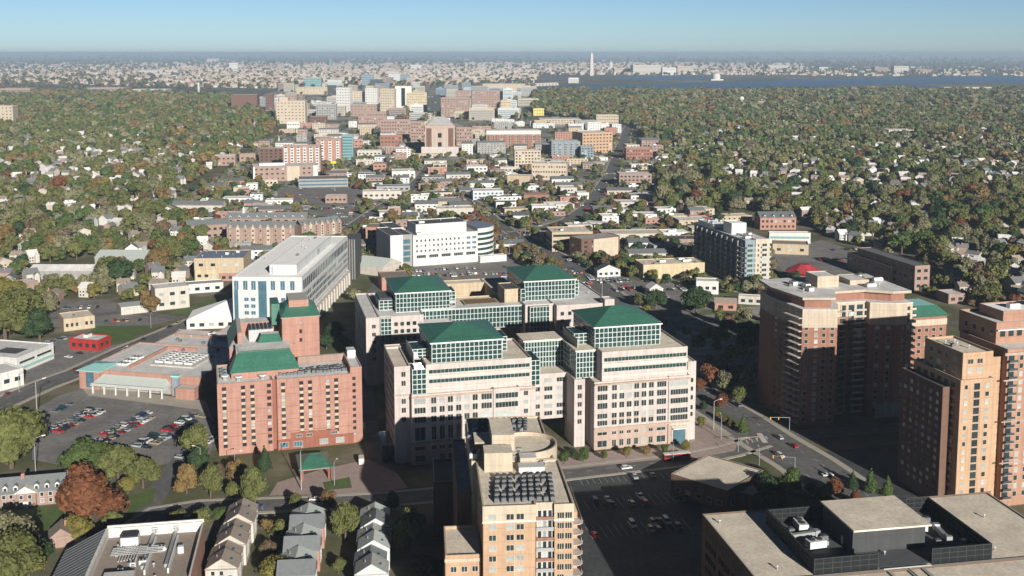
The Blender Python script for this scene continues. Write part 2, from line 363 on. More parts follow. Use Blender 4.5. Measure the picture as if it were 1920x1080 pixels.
    # pyramids
    for (x0,x1,y0,y1,z0,z1,h) in ((15.2,45.2,1.6,33.6,41.1,49.3,3.9),(87.4,117.4,4,35.5,42.1,50.9,5.2)):
        b.glasswall(x0,x1,y0,y1,z0,z1,15,14,4,gm=glassg); b.p('wall').box(x0+2,x1-2,29,y1+.4,29,z0,w)
        b.p(f'green_roof#{x0}').hip(x0-.9,x1+.9,y0-.9,y1+.9,z1+.75,h,r_green,ins=13.5,under=.55,um=mwhite)
        b.glasswall(x1+1,x1+5,y0+12,y0+24,z0,z1-2,2,5,4); b.glasswall(x0-7,x0-.5,y0+8,y0+20,z0,z1-4,3,5,3)
        b.box('screen',x0-7.4,x0-7.1,y0+2,y0+24,z0,z0+4,mcop)
    b.tier(-.9,12,30,34,20,41,w,T,.5) ; 
    b.box('terrace',-6,-1.1,2,20,0,7,glassg)
    b.foot(-8,131,-8,40)
    b.build()
complex_front()
def complex_back():
    b=Bld('office_building','pale pink concrete office block with two green pyramid roofs, behind the front one','office block',(-47.8,433),13.8,'twin office blocks with green pyramid roofs')
    LAND.append(('rear green-roofed office block',-60,570)); T=r_lt; w=pink
    b.tier(-1,6,108,166,0,34.8,w,T,.8,stonelt); b.tier(6,29,109.5,166,0,34.6,w,T,.8,stonelt); b.glasswall(6.5,12,107.6,112,20,34.9,3,2,7)
    b.win('F',108,1,5,1,12,33,5,1.8,1.9,bars=2); b.win('F',109.5,13,29,5,10,33,6,1.9,2)
    b.tier(29,44,109.5,166,0,30.5,w,T,.5,stonelt); b.win('F',109.5,30,44,4,10,29,5,1.9,2)
    for z in (31,27,23,19,15,11,7): b.win('L',-1,110,164,12,z-1,z+1,1,1.9,1.9,blind=.05)
    b.glasswall(29.2,83.5,117.5,124,24,35,27,3,4); b.box('roof',29,84,117.2,124.4,35.3,35.6,mwhite)
    b.tier(44.2,84,124.1,150,0,33.5,tanw,r_tan,.7,mcop); b.box('planter',55,74,128,141,33.7,34.6,beige); b.box('planted_deck',56,73,129,140,34.61,34.9,r_deck)
    # roof with a sunken court
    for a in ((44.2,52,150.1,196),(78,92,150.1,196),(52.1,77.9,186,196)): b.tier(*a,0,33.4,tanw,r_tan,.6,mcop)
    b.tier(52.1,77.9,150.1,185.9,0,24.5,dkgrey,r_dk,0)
    b.tier(76,84,126,143,33.6,42,tanw,r_dk,.6)
    b.glasswall(84.2,86.6,122,135,33.6,43,1,5,4)
    for (x0,x1,y0,y1,z0,z1,h) in ((16,44.5,119,158,34.9,44.6,4.4),(86.8,115.2,124,164,36,46.2,4.4)):
        b.glasswall(x0,x1,y0,y1,z0,z1,15,18,4); b.p(f'green_roof#{x0}').hip(x0-.9,x1+.9,y0-.9,y1+.9,z1+.75,h,r_green,ins=13,under=.55,um=mwhite)
        b.glasswall(x1+.8,x1+4.5,y0+8,y0+22,z0,z1-2,2,6,4)
    b.glasswall(8,15,126,144,34.9,40,3,8,3); b.tier(8.4,14.6,127,143,40.2,40.8,dkgrey,r_dk,0)
    b.tier(84.1,100,112.5,166,0,35.8,w,T,.8,stonelt); b.tier(100,131,107,168,0,35.8,w,T,.8,stonelt)
    b.glasswall(86,96.5,109,112.4,14,36,6,2,8)
    b.win('F',107,101,130,7,10,34,6,1.9,2); b.tier(126,131.4,104.5,112,0,38.5,w,T,.5,stonelt)
    scatter_units(b,2,14,146,164,34.8,3,(3,)); scatter_units(b,118,130,120,166,35.8,4,(3,),5)
    b.foot(-2,132,106,198); b.build()
complex_back()
def hotel():
    b=Bld('hotel_building','tall salmon brick hotel with green mansard roofs beside the car park','hotel',(-124.9,443),16,land='salmon brick hotel'); w=salmon
    b.tier(0,22.6,-2.4,27,0,30.6,w,r_lt,.7,beige); b.tier(22.6,24.6,-.8,27,0,30.4,salmond,r_lt,.5); b.tier(24.6,56,-2.6,27,0,30.7,w,r_lt,.7,beige); b.tier(56,61,-2.4,24,0,33.5,w,r_lt,.6,beige)
    b.box('base',24.4,57,-3,-2.62,0,4.6,salmond); b.box('base',30,50,-2.95,-2.62,4.61,7.2,salmond)
    zt=[29-2.78*i for i in range(10)]
    for z in zt:
        for x in (2.8,10.6,14.4,21.3): b.win('F',-2.4,x-.5,x+.5,1,z-.8,z+.8,1,1.6,1.4,blind=.1,fm=salmond)
        for x in (27.2,34.9,38.6,46.2,49.8): b.win('F',-2.6,x-.5,x+.5,1,z-.8,z+.8,1,1.6,1.4,blind=.1,fm=salmond)
        b.win('F',-2.4,57.2,57.9,1,z-.8,z+.8,1,1.25,1.25,fm=salmond)
    for x in (2.8,10.6,14.4,27.2,34.9,38.6,46.2,49.8):      # pale panels between the windows of a column
        for z in zt[:-1]: b.box('spandrel',x-.75,x+.75,-2.68 if x>25 else -2.48,-2.61 if x>25 else -2.41,z-2.05,z-.85,beige)
    for z in (24.6,19,13.5,8): b.box('brick_course',0,22.6,-2.46,-2.401,z,z+.16,salmond); b.box('brick_course',24.6,56,-2.66,-2.601,z,z+.16,salmond)
    for x,n in ((27,4),(33,4),(44,4),(51,4)): b.win('F',-3,x-1.9,x+1.9,1,1,3.4,1,3.4,2.2,bars=3,gm=glassb,blind=.4)
    for x in (33.5,37.8,48.5): b.win('F',-2.95,x-1.4,x+1.4,1,5.2,6.4,1,2.4,1.1,bars=4)
    # mansards
    g=b.p('green_roof')
    b.panes=True
    def slope(x0,x1,y0,y1,z0,z1,i0=1.2,i1=1.2): g.face([(x0,y0,z0),(x1,y0,z0),(x1-i1,y1,z1),(x0+i0,y1,z1)],r_green)
    b.box('wall',6,34.4,4.2,50,30.4,33.6,w); slope(5.4,35,3.4,13,33.7,40.6,4,3.6)
    g.face([(5.4,13.5,33.7),(5.4,3.4,33.7),(9.4,13,40.6),(9.4,20,40.6)],r_green); b.box('wall',8.5,32,12.5,27,33.6,40.3,w,r_lt)
    b.box('wall',6,34.4,27.1,58,0,38,w,r_lt); b.foot(0,60,-3,60)
    g.face([(17,23,38.2),(30,23,38.2),(28,29.5,43.2),(20,29.5,43.2)],r_green); b.box('wall',17.6,29.4,23.6,30,36,38.1,w); b.box('wall',20,28,29.6,34,36,43.1,w,r_lt)
    g.face([(5.6,27,38.2),(9.6,28.5,45),(9.6,57,45),(5.6,58.4,38.2)][::-1],r_green); b.box('wall',9.7,11.6,28.5,57,38.05,44.9,w,mcop)
    g.face([(34.9,27,38.2),(34.9,58,38.2),(30.6,57,45),(30.6,28.5,45)],r_green); g.face([(30.6,28.4,45),(30.6,28.4,38.2),(34.9,27,38.2)],r_green); b.box('wall',29.2,30.5,28.6,57,38.05,44.9,w,mcop)
    b.box('wall',9.8,30,50,58.5,38.02,44,w,r_lt); b.box('equipment_deck',15,26,38,48,38.02,43.4,metal)
    for i in range(6): b.box('equipment_deck',15.2+1.8*i,16.2+1.8*i,37.5,48.5,43.41,43.9,mdark)
    # tower
    b.box('tower_wall',29.4,46,27.2,54,0,50.6,w); b.p('tower_roof').hip(28.9,46.6,26.6,54.6,50.9,5.6,r_green,ins=5,under=.3,um=beige)
    b.box('tower_roof_wall',33,42,34,50,51,57,w,mcop); b.box('green_screen',25.6,29.3,42,56,44,54,r_green)
    for z in (48,44,40): b.win('F',27.2,36.6,38.6,1,z-1,z+1,1,1.1,1.6,fm=salmond)
    # roof plant
    b.box('louvre_wall',35.4,57.6,19.5,21,31,34.2,rose,mcop); b.box('roof_box',57,60.6,14,20,33.6,37,mwhite)
    r=random.Random(3); k=0
    for i in range(19):
        for j in range(3):
            if r.random()<.88: b.item('condenser_unit',HV[0],(26.4+1.6*i,4+2.6*j+.5*r.random(),30.85),r.random()*.4,(1,1,.8+.5*r.random()))
    for x,y in ((3.4,5),(9,2.2),(19,1.5)): b.items.append(('fan_housing',HV[3],(x,y,30.7),0,(4,4,1.6)))
    for i in range(5): b.item('condenser_unit',HV[0],(2+1.4*(i%2),9+2.5*i,30.7),.1)
    b.build()
    c=Bld('entrance_canopy','green hip roofed brick drive-in canopy in front of the salmon hotel','canopy',b.w(30.8,-40.4),16)
    for x in (0.6,11.4):
        for y in (.8,15.8): c.box('pillar',x-.6,x+.6,y-.6,y+.6,0,4.4,salmond)
    c.box('fascia',0,12,.2,16.4,4.41,5.2,salmon); c.p('roof').hip(-.6,12.6,-.4,17,5.25,3.2,r_green,ins=5.2); c.foot(0,12,0,17); c.build()
hotel()
def near_tower():
    b=Bld('apartment_tower','orange and cream apartment tower crowned with rows of roof condensers, nearest the camera','apartment tower',(-8,285),5,land='orange and cream condenser-topped tower')
    def brickcol(x0,x1,y0,y1,zt,roof=True):
        b.tier(x0,x1,y0,y1,0,41,orange,r_tan,0,foot=True); b.tier(x0-.12,x1+.12,y0-.12,y1+.12,41,44.9,cream,r_tan,.75,cream)
        b.box('ledge',x0-.25,x1+.25,y0-.25,y1+.25,40.7,41.0,stonelt)
    b.panes=True
    brickcol(0,14.6,0,33,45); brickcol(14.9,19.6,1.2,33,45); brickcol(19.9,25.2,-.2,33,45)
    b.tier(-1.5,24,33.4,73,0,44.9,cream,r_tan,.75,cream); 
    b.p('bow_wall').cyl(16.5,43,9.6,0,46.3,cream,36); b.p('bow_wall').cyl(16.5,43,8.7,46.31,46.35,r_tan,36)
    # ring parapet of the drum
    q=b.p('bow_wall')
    for i in range(36):
        a0,a1=i*math.pi/18,(i+1)*math.pi/18
        for r0,r1 in ((9.6,9.0),):
            pts=[(16.5+r0*math.cos(a0),43+r0*math.sin(a0)),(16.5+r0*math.cos(a1),43+r0*math.sin(a1)),(16.5+r1*math.cos(a1),43+r1*math.sin(a1)),(16.5+r1*math.cos(a0),43+r1*math.sin(a0))]
            q.prism(pts,46.36,47.6,cream)
    # front windows
    zs=[42.4-3.02*i for i in range(14)]
    for z in zs:
        cr=z>41
        b.win('F',-.12 if cr else 0,1.6,3.6,1,z-.8,z+.8,1,1.9,1.55,bars=2,fm=cream,blind=.3)
        b.win('F',-.12 if cr else 0,6.1,11.7,2,z-.8,z+.8,1,2,1.55,bars=2,fm=cream,blind=.3)
        b.win('F',-.32 if cr else -.2,20.5,24.9,2,z-.8,z+.8,1,1.8,1.65,bars=3,fm=cream,blind=.15)
        b.win('F',1.08 if cr else 1.2,15.1,19.5,3,z-.9,z+.9,1,1.0,2.0,gm=glass,blind=.3,fm=mwhite)
        b.box('balcony',14.8,19.7,-.1,1.05,z-1.5,z-1.3,mcop); b.box('railing',14.8,19.7,-.12,-.06,z-1.3,z-.4,metal if int(z)%2 else redbrick)
        for y in (4,12,20,28): b.win('L',0 if not cr else -.12,y-1,y+1,1,z-.8,z+.8,1,1.6,1.5,fm=orange,blind=.1)
    b.box('mullion',8.6,8.85,-.14,-.001,0,40.6,cream)
    # right side rounded balconies
    for z in [38.6-3.02*i for i in range(12)]:
        q_=b.p(f'side_balcony#{z}'); q_.cyl(26,4.2,2.6,z-.2,z,stonelt,14); q_.box(25.5,28.2,4.3,26,z-.199,z+.001,stonelt); q_.box(28.1,28.2,4,26,z,z+1,redbrick if int(z)%2 else metal)
        b.win('R',25.2,3,30,5,z+.6,z+2,1,1.8,1.7,blind=.1)
    b.box('wall',25.3,27.2,6,24,0,40.4,orange,r_tan)
    # lower wings
    b.tier(-10.4,-.35,3,22,0,29.5,orange,r_tan,.9,cream); b.win('F',3,-9.6,-.6,3,27-2.2,27.6,1,1.5,1.5,bars=2); b.win('F',3,-9.6,-.6,3,21.5,24.5,1,1.5,1.5,bars=2)
    b.box('ledge',-10.6,-.36,2.8,2.99,28.4,29.4,cream)
    b.tier(-12.6,-2,80,102,0,19.5,brownbrick,r_dk,.8,mcop); b.tier(-6,-1.6,33.6,79.8,0,35,brownbrick,r_grey,.6,mcop)
    # roofscape
    b.box('penthouse',2,10.5,26,33,45.0,50.8,cream,r_tan); b.box('penthouse',5,12,36.5,52,45.0,52.5,cream,r_tan); b.box('penthouse',0,7,43,52,45.02,48,tanw,r_tan)
    for x in (3,7): b.box('penthouse',x,x+1.4,35.94,36.4,45,47.4,mdark)
    b.box('roof_slab',12.2,20,24,28,45.0,46.8,whitecool); b.box('roof_slab',13,18,28.5,33,45.02,48,cream,r_lt)
    r=random.Random(4)
    for i in range(9):
        for j in range(6): 
            if r.random()<.93: b.item('condenser_unit',HV[0],(4+1.95*i+.2*r.random()+.25*j,3.6+3.2*j+.3*r.random(),45.05),.1*r.random(),(.95,.95,1.15))
    for i in range(9):
        for j in range(5):
            if r.random()<.9: b.item('condenser_unit',HV[0],(1.8+1.95*i+.3*j,57.5+2.7*j+.3*r.random(),45.05),.1*r.random(),(.95,.95,1.15))
    for x,y,k in ((-.2,38,1),(0,56,2),(13,37,2),(15,56,1),(11,54,3),(21,30,3)): b.item(HVN[k],HV[k],(x,y,45.02),1.3)
    b.build()
near_tower()
def right_tower():
    b=Bld('apartment_tower','tall orange and red brick apartment tower cut off by the right edge','apartment tower',(167,386.5),14,land='orange and red tower at the right edge')
    b.tier(-.3,12.6,1,24,0,59,orange,r_tan,.9,mcop); b.tier(-2.4,11.8,-1.2,27.5,0,49.6,orange,r_tan,.8,mcop)
    b.box('base',-2.6,12.8,-1.5,-1.21,0,6.6,redbrick)
    b.tier(12.7,16.6,1.4,20,0,57,orange,r_tan,.4); b.tier(16.7,60,-1.6,26,0,60,terra,r_lt,.9,mcop); b.tier(19,58,8,30,60,67.5,terra,r_lt,1,mcop); b.tier(25,54,12,26,67.5,71,terra,r_wht,.6,whitecool)
    b.box('ledge',15.4,60,-1.9,-1.61,48.8,49.3,pinkd); b.box('ledge',15.4,60,-1.9,-1.61,33,33.4,pinkd); b.box('ledge',15.4,60,-1.9,-1.61,17,17.4,pinkd)
    b.box('ledge',15.3,60.1,-2.2,-1.61,58.6,59.6,pinkd)
    zs=[47.6-3.1*i for i in range(15)]
    for k,z in enumerate(zs):
        b.win('F',-1.2,-1.2,1.2,1,z-1,z+1,1,1.2,1.6,fm=cream,blind=.5); b.win('F',-1.2,3.2,6,1,z-1,z+1,1,2.2,2.2,fm=mdark,blind=0,bars=2); b.win('F',-1.2,8,10,1,z-1,z+1,1,1.5,1.7,fm=cream,blind=.7)
        b.win('L',-2.4,1,26,6,z-1,z+1,1,2,1.6,blind=.15,fm=brownbrick)
    for z in [56.5,52.9]: b.win('F',1,1,9,2,z-.8,z+.8,1,2.2,1.7,fm=glassl if 0 else cream,bars=2,blind=.5); b.win('L',-.3,3,22,4,z-1,z+1,1,2.4,1.7)
    for z in [57.4-3.1*i for i in range(18)]:
        b.win('F',-1.6,17,60,11,z-1,z+1,1,1.5,1.8,fm=cream,blind=.55,skip=((0,0),))
        b.box('balcony',16.8,20.4,-2.9,-1.65,z-1.5,z-1.3,mcop); b.box('railing',16.8,20.4,-2.95,-2.88,z-1.3,z-.4,mdark); b.win('F',-1.6,17.4,19.6,1,z-1,z+1,1,2.2,2,fm=mdark,blind=0)
    for z in (64,): b.win('F',8,20,57,10,z-1,z+1,1,2,2,fm=mdark,blind=.2); b.win('L',19,8,28,4,z-1,z+1,1,2,2)
    b.box('canopy_band',18.6,58.2,6.4,7.99,65.6,66,mwhite)
    scatter_units(b,0,12,3,22,59,5,(0,3)); scatter_units(b,-2,-.4,3,26,49.6,3,(3,)); scatter_units(b,20,57,26.5,30,67.5,3,(3,),9)
    b.item('air_handler',HV[1],(34,18,71)); b.item('air_handler',HV[1],(44,20,71))
    b.tier(-6,-2.6,4,30,0,46,brownbrick,r_dk,.5)
    for z in [43-3.1*i for i in range(13)]: b.win('L',-6,5,29,6,z-1,z+1,1,1.8,1.6,blind=.3,fm=brownbrick)
    b.build()
right_tower()
def middle_tower():
    b=Bld('apartment_tower','half shaded red brick and cream apartment tower with angled bays behind the right tower','apartment tower',(141.5,485.5),12,land='half shaded brick and cream tower')
    def blk(poly,zc,zt,inset):
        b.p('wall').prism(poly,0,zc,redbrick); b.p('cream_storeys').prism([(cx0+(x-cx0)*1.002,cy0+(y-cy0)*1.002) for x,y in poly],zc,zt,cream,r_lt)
        return
    polyA=[(-11,-5),(4.5,-8.5),(10,2),(10,36),(-12.5,36),(-14,20)]; polyB=[(10.1,4),(26,4.5),(26,34),(10.1,34)]; polyC=[(26.1,1),(38,-3),(46,-2.5),(46,38),(26.1,38)]
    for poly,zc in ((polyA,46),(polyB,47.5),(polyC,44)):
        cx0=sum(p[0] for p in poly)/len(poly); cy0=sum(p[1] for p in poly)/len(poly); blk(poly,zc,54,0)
        b.p('parapet').prism([(cx0+(x-cx0)*1.01,cy0+(y-cy0)*1.01) for x,y in poly],54,54.5,stonelt,r_lt)
        FOOT.append([b.w(*q) for q in poly])
    # setback storeys and big overhanging roof
    b.p('upper_wall').prism([(-8.6,-2),(3,-5),(9,7),(27,8),(37,1.5),(44,1.5),(44,36),(-10,34),(-11.5,19)],54.51,58.4,redbrick)
    b.p('roof').prism([(-10.6,-4),(4,-7.2),(10,4.6),(26,5.6),(36.6,-1),(46,-1),(46,39),(-13,37),(-14.8,20)],58.41,59.6,cream,r_lt)
    b.tier(6,17,14,26,59.6,64.5,beige,r_lt,.5); b.tier(24,34,16,30,59.6,61.6,beige,r_lt,.3)
    scatter_units(b,-8,5,4,28,59.6,6,(0,3,1)); scatter_units(b,28,45,4,34,59.6,7,(0,3,1),8)
    zs=[51.7-3.05*i for i in range(17)]
    sk=math.atan2(-3.5,15.5)
    for k,z in enumerate(zs):
        for t in (.12,.4,.62,.86):       # front of the prow
            x=-11+15.5*t; y=-5-3.5*t
            b.wins.append(((x,y,z),math.atan2(-3.5,15.5),winmesh(1.5,1.7,cream,glassl if (k*3+int(t*9))%3==0 else glass,1)))
        for t in (.2,.5,.8): b.wins.append(((4.5+5.5*t,-8.5+10.5*t,z),math.atan2(10.5,5.5),winmesh(1.6,1.8,cream,glass,2)))
        b.win('F',4.1,12,25,3,z-1,z+1,1,2.6,2.2,fm=mdark,blind=.05)
        b.box('balcony',11,14.6,2.4,4.05,z-1.5,z-1.3,cream); b.box('balcony',19,25.4,2.6,4.1,z-1.5,z-1.3,cream); b.box('railing',19,25.4,2.56,2.62,z-1.3,z-.5,mcop)
        for t in (.3,.7): b.wins.append(((26.1+11.9*t,1-4*t,z),math.atan2(-4,11.9),winmesh(1.6,1.7,cream,glassl if k%3==0 else glass,1)))
        b.win('F',-2.8,39,45.5,2,z-.9,z+.9,1,1.4,1.7,fm=cream,blind=.4)
        b.box('corner_balcony',46.05,49,-1,3.2,z-1.5,z-1.2,cream); b.box('railing',48.9,49,-1,3.2,z-1.2,z-.4,stonelt); b.box('railing',46.05,49,-1.05,-.98,z-1.2,z-.4,stonelt)
        for t in (.12,.3,.48,.66,.84): b.wins.append(((-11-3*t,-5+25*t,z),math.atan2(-25,3),winmesh(2.2,1.7,brownbrick,glass,2)))
        b.p(f'corner_balcony#p{k}').prism([(-11.1,-5.1),(-13.1,6.5),(-15,6.2),(-13,-5.5)],z-1.5,z-1.2,stonelt)
        pass
    b.box('base',28,45,-3.6,-3.05,0,7,greyw)
    b.build()
    c=Bld('apartment_building','low green roofed brick and cream wing beyond the half shaded tower','apartment building',b.w(50,14),14)
    c.tier(0,26,0,22,0,42,redbrick,r_lt,.4); c.box('band',-.2,26.2,-.2,-.01,38,41,cream); c.p('roof').face([(-1,-1,42.5),(27,-1,42.5),(24,6,46.5),(2,6,46.5)],r_green); c.box('roof',2,24,6,20,42.4,46.4,r_aqua)
    c.win('F',0,1,25,6,20,41,6,1.8,1.7,fm=cream); c.build()
middle_tower()
def brown_building():
    b=Bld('office_building','brown brick office building with tan gravel roof and black screened plant, bottom right corner','office block',(76.3,340),10,land='brown building with black roof screen')
    b.tier(-23,72,-66,-23.5,0,30.6,brownbrick,r_tan,.5,mcop)
    b.tier(-23,-10.4,-112,-66.1,0,30.6,brownbrick,r_tan,.5,mcop); b.tier(-10.3,14,-80,-66.1,0,30.6,brownbrick,r_tan,.5,mcop); b.tier(14.1,20,-84,-66.1,0,30.4,brownbrick,r_tan,.5,mcop); b.tier(20.1,24,-90,-66.1,0,30.6,brownbrick,r_tan,.5,mcop); b.tier(24.1,72,-112,-66.1,0,30.6,brownbrick,r_tan,.5,mcop)
    b.box('brick_fascia',-10.2,14,-80.3,-80.01,27,30.6,redbrick); b.box('brick_fascia',13.9,20,-84.3,-84.01,27,30.6,redbrick)
    for z in (27.5,23.5,19.5,15.5): b.win('L',-23,-110,-26,8,z-1,z+1,1,8.6,2.1,bars=4,fm=brownbrick,gm=glassm,blind=.12)
    # black screen wall with panel grid
    X0,X1,Y0,Y1=-6.5,46,-64.5,-32.5
    def scr(k,x0,x1,y0,y1,ax,out):
        sc=b.p(f'roof_screen#{k}'); sc.box(x0,x1,y0,y1,30.7,35.2,blackp); n_=int(max(x1-x0,y1-y0)/2.4)
        for i in range(n_+1):
            if ax=='x': x=x0+(x1-x0)*i/n_; sc.box(x-.06,x+.06,out-.07,out+.01,30.7,35.2,mdark)
            else: y=y0+(y1-y0)*i/n_; sc.box(out-.07,out+.01,y-.06,y+.06,30.7,35.2,mdark)
        for z in (32.2,33.7,35.1):
            if ax=='x': sc.box(x0,x1,out-.08,out+.01,z-.06,z+.06,mdark)
            else: sc.box(out-.08,out+.01,y0,y1,z-.06,z+.06,mdark)
    scr(0,X0,12,Y0,Y0+.4,'x',Y0); scr(1,28,X1,Y0,Y0+.4,'x',Y0); scr(2,X0,X1,Y1-.4,Y1,'x',Y1-.4); scr(3,X0,X0+.4,Y0+.41,Y1-.41,'y',X0); scr(4,X1-.4,X1,Y0+.41,Y1-.41,'y',X1-.4)
    b.box('deck',X0+.5,X1-.5,Y0+.5,Y1-.5,30.75,30.9,r_dk)
    b.box('penthouse',9.5,31.5,-55,-36.5,30.95,37.6,dkgrey); b.box('penthouse_roof',9,32.6,-56.4,-36,37.61,38.1,r_tan,r_tan)
    b.box('penthouse_door',9.2,9.49,-50,-48.8,31,33.4,mwhite)
    for x,y,k,r in ((0,-44,2,.1),(1,-50,1,.1),(-2,-40,0,0),(5.5,-46,0,0),(2,-38,1,1.5),(37,-44,1,1.2),(40,-50,2,1.4),(36,-54,0,0),(41,-40,0,0),(43,-56,0,.2),(5,-58,0,0),(34,-38,3,0)): b.item(HVN[k],HV[k],(x,y,31),r,(1.2,1.2,1.2))
    for x,y in ((-20,-30),(-15,-60),(-2,-75),(50,-60),(60,-40),(18,-57.3)): b.item('vent',HV[3],(x,y,30.8),0,(.8,.8,.8))
    b.box('window_washing_rail',13,27,-66.0,-65.8,30.8,31.4,mcop)
    b.foot(-24,72,-110,-22); b.build()
brown_building()
def white_a():
    b=Bld('office_building','long white office building with white roof and box penthouse, receding from its narrow end','office block',(-171,647),-2,land='long white office building'); w=whitecool
    b.tier(0,43,0,149,0,33.4,w,r_wht,.7,w)
    b.tier(20,37,12,118,33.5,39,w,r_wht,.4,w); b.box('louvre',37.01,37.2,70,78,34.4,38,metal); b.box('louvre',21.2,22.4,11.8,11.99,33.6,38,metal); 
    b.box('penthouse',17,22,84,130,33.6,36.5,w)
    b.box('glass_slot',16,21,-.3,-.01,0,31.5,glassb); b.box('glass_slot',1,3.4,-.3,-.01,0,26,glassb)
    for x in (2.4,8,13,25,31,37): b.win('F',0,x-1.5,x+1.5,1,26.6,31,1,2.7,5.6,bars=2,fm=w,gm=glassb,blind=.1)
    for z in (20,15.8,11.6,7.4): b.win('F',0,6.4,14.6,2,z-1,z+1,1,2.7,2.2,bars=2,fm=w,gm=glassb,blind=.1); b.win('F',0,23,39.4,3,z-1,z+1,1,2.7,2.2,bars=2,fm=w,gm=glassb,blind=.1)
    b.win('R',43,2,147,28,25.8,31.4,1,3.6,5.6,flat=True,fm=w,gm=glass,blind=.08)
    for z in (21.6,17.4,13.2): b.win('R',43,2,147,34,z-1,z+1,1,2.8,2.7,flat=True,fm=w,gm=glass,blind=.1)
    b.tier(43.1,46,6,140,0,9.6,offwhite,r_lt,.5); 
    for i in range(15): b.box('stone_pier',46.01,47,8+9*i,11.6+9*i,0,9,offwhite)
    b.item('vent',HV[3],(5,60,33.6)); scatter_units(b,22,36,30,110,39,5,(0,3),12)
    b.build()
    LAND.append(('white receding office building',-130,700))
    c=Bld('office_building','dark grey ribbed slab building standing behind the white office building','office block',(-127,800),-2)
    c.tier(0,9,0,26,0,30.5,dkgrey,r_dk,.5)
    for i in range(5): c.box('rib',.6+1.9*i,1.1+1.9*i,-.35,-.01,0,30.5,greyw)
    c.build()
white_a()
def white_b():
    b=Bld('office_building','white office building with small square windows and a rounded glazed right end','office block',(-79,848),22,land='round-ended white office building'); w=white
    b.tier(0,55,0,34,0,24.6,w,r_grey,.6,w)
    # rounded end
    pts=[(55.02,.3)]+[(55+21*math.sin(t),22-21.6*math.cos(t)) for t in [math.pi*i/14 for i in range(1,14)]]+[(55.02,43)]
    FOOT.append([b.w(*p) for p in pts])
    z=0
    cxy=(60,20)
    sh=lambda k:[(cxy[0]+(x-cxy[0])*k,cxy[1]+(y-cxy[1])*k) if x>55.5 else (x,y) for x,y in pts]
    b.p('round_glass').prism(sh(.975),0,25.5,glassg)
    for z in (2.8,7,11.2,15.4,19.6,23.8): b.p('round_band').prism(sh(1.),z,z+2.0 if z<23 else 27.4,w,r_blue if z>23 else w)
    b.tier(4,47,5,30,24.65,32.4,w,r_dk,.7,w)
    b.tier(-9.6,-.1,2,34,0,25.5,greyw,r_dk,.5,w); b.tier(-20,-9.7,-5,38,0,26.6,w,r_dk,.6,w); b.tier(-9.5,2,34.1,66,0,26,w,r_dk,.6,w)
    for z in (20.4,15.6,10.8,6): b.box('glass_band',-9.2,-2,1.6,1.99,z-1.7,z+1.7,glassb)
    b.box('sunshade',30,56,-1,-.01,25.3,25.7,w)
    for z in (20.6,16.4,12.2):
        b.win('F',0,1.5,44,12,z-1,z+1,1,1.3,1.8,fm=w); b.win('F',0,44.5,54.5,2,z-1,z+1,1,3.4,2,bars=3,fm=w,gm=glassb)
    b.win('F',0,1.5,54,5,6.6,8.8,1,7.6,2.4,bars=5,fm=w,gm=glass)
    b.tier(55,78,-6,0,0,5,w,r_lt,.4)
    b.item('air_handler',HV[1],(10,10,33)); b.item('vent',HV[3],(30,20,32.6)); b.item('air_handler',HV[1],(6,3,24.8))
    b.build()
white_b()
def slab_l():
    b=Bld('apartment_building','long seven storey apartment block, dark left face and cream balconied end','apartment block',(169.5,772),15,land='dark faced balconied apartment block')
    b.tier(0,8,0,88,0,34,bluegrey,r_lt,.6,mwhite); b.tier(8.01,19.5,-.6,88,0,34.6,cream,r_lt,.6,mwhite); b.tier(4,16,30,44,34,42,mwhite,r_wht,.4); b.tier(1.5,17,56,84,34.7,37,mwhite,r_lt,.4)
    for k in range(9):
        z=30.6-3.7*k
        if z<2: break
        b.win('F',0,1,7,1,z-1,z+1,1,4,2,bars=3,gm=glassg); b.box('balcony',.4,7.6,-1.9,-.01,z-1.7,z-1.45,mwhite); b.box('railing',.4,7.6,-1.95,-1.88,z-1.4,z-.5,tealw)
        b.win('F',-.6,9.5,11,1,z-1,z+1,1,1.1,1.8,gm=glassg); b.win('F',-.6,12.5,18,1,z-1,z+1,1,3.6,2,bars=2); b.box('balcony',12.4,19.6,-2.2,-.61,z-1.7,z-1.45,mwhite); b.box('railing',12.4,19.6,-2.25,-2.18,z-1.4,z-.5,metal)
        b.win('L',0,2,86,13,z-1,z+1,1,3.8,2.0,flat=True,blind=.2,fm=bluegrey,gm=glassb)
        b.box('balcony',-1.7,-.01,1,87,z-1.7,z-1.5,greyw)
    for x in range(1,10): b.box('fin',-1.75,-.02,8.8*x,8.8*x+.35,2,33,greyw)
    scatter_units(b,1,18,3,28,34.7,8,(0,1,3),6); scatter_units(b,2,16,57,83,37,6,(0,3,2),2)
    b.build()
slab_l()
COLM=MB(); COLM.box(-.35,.35,-.35,.35,0,4.0,white)
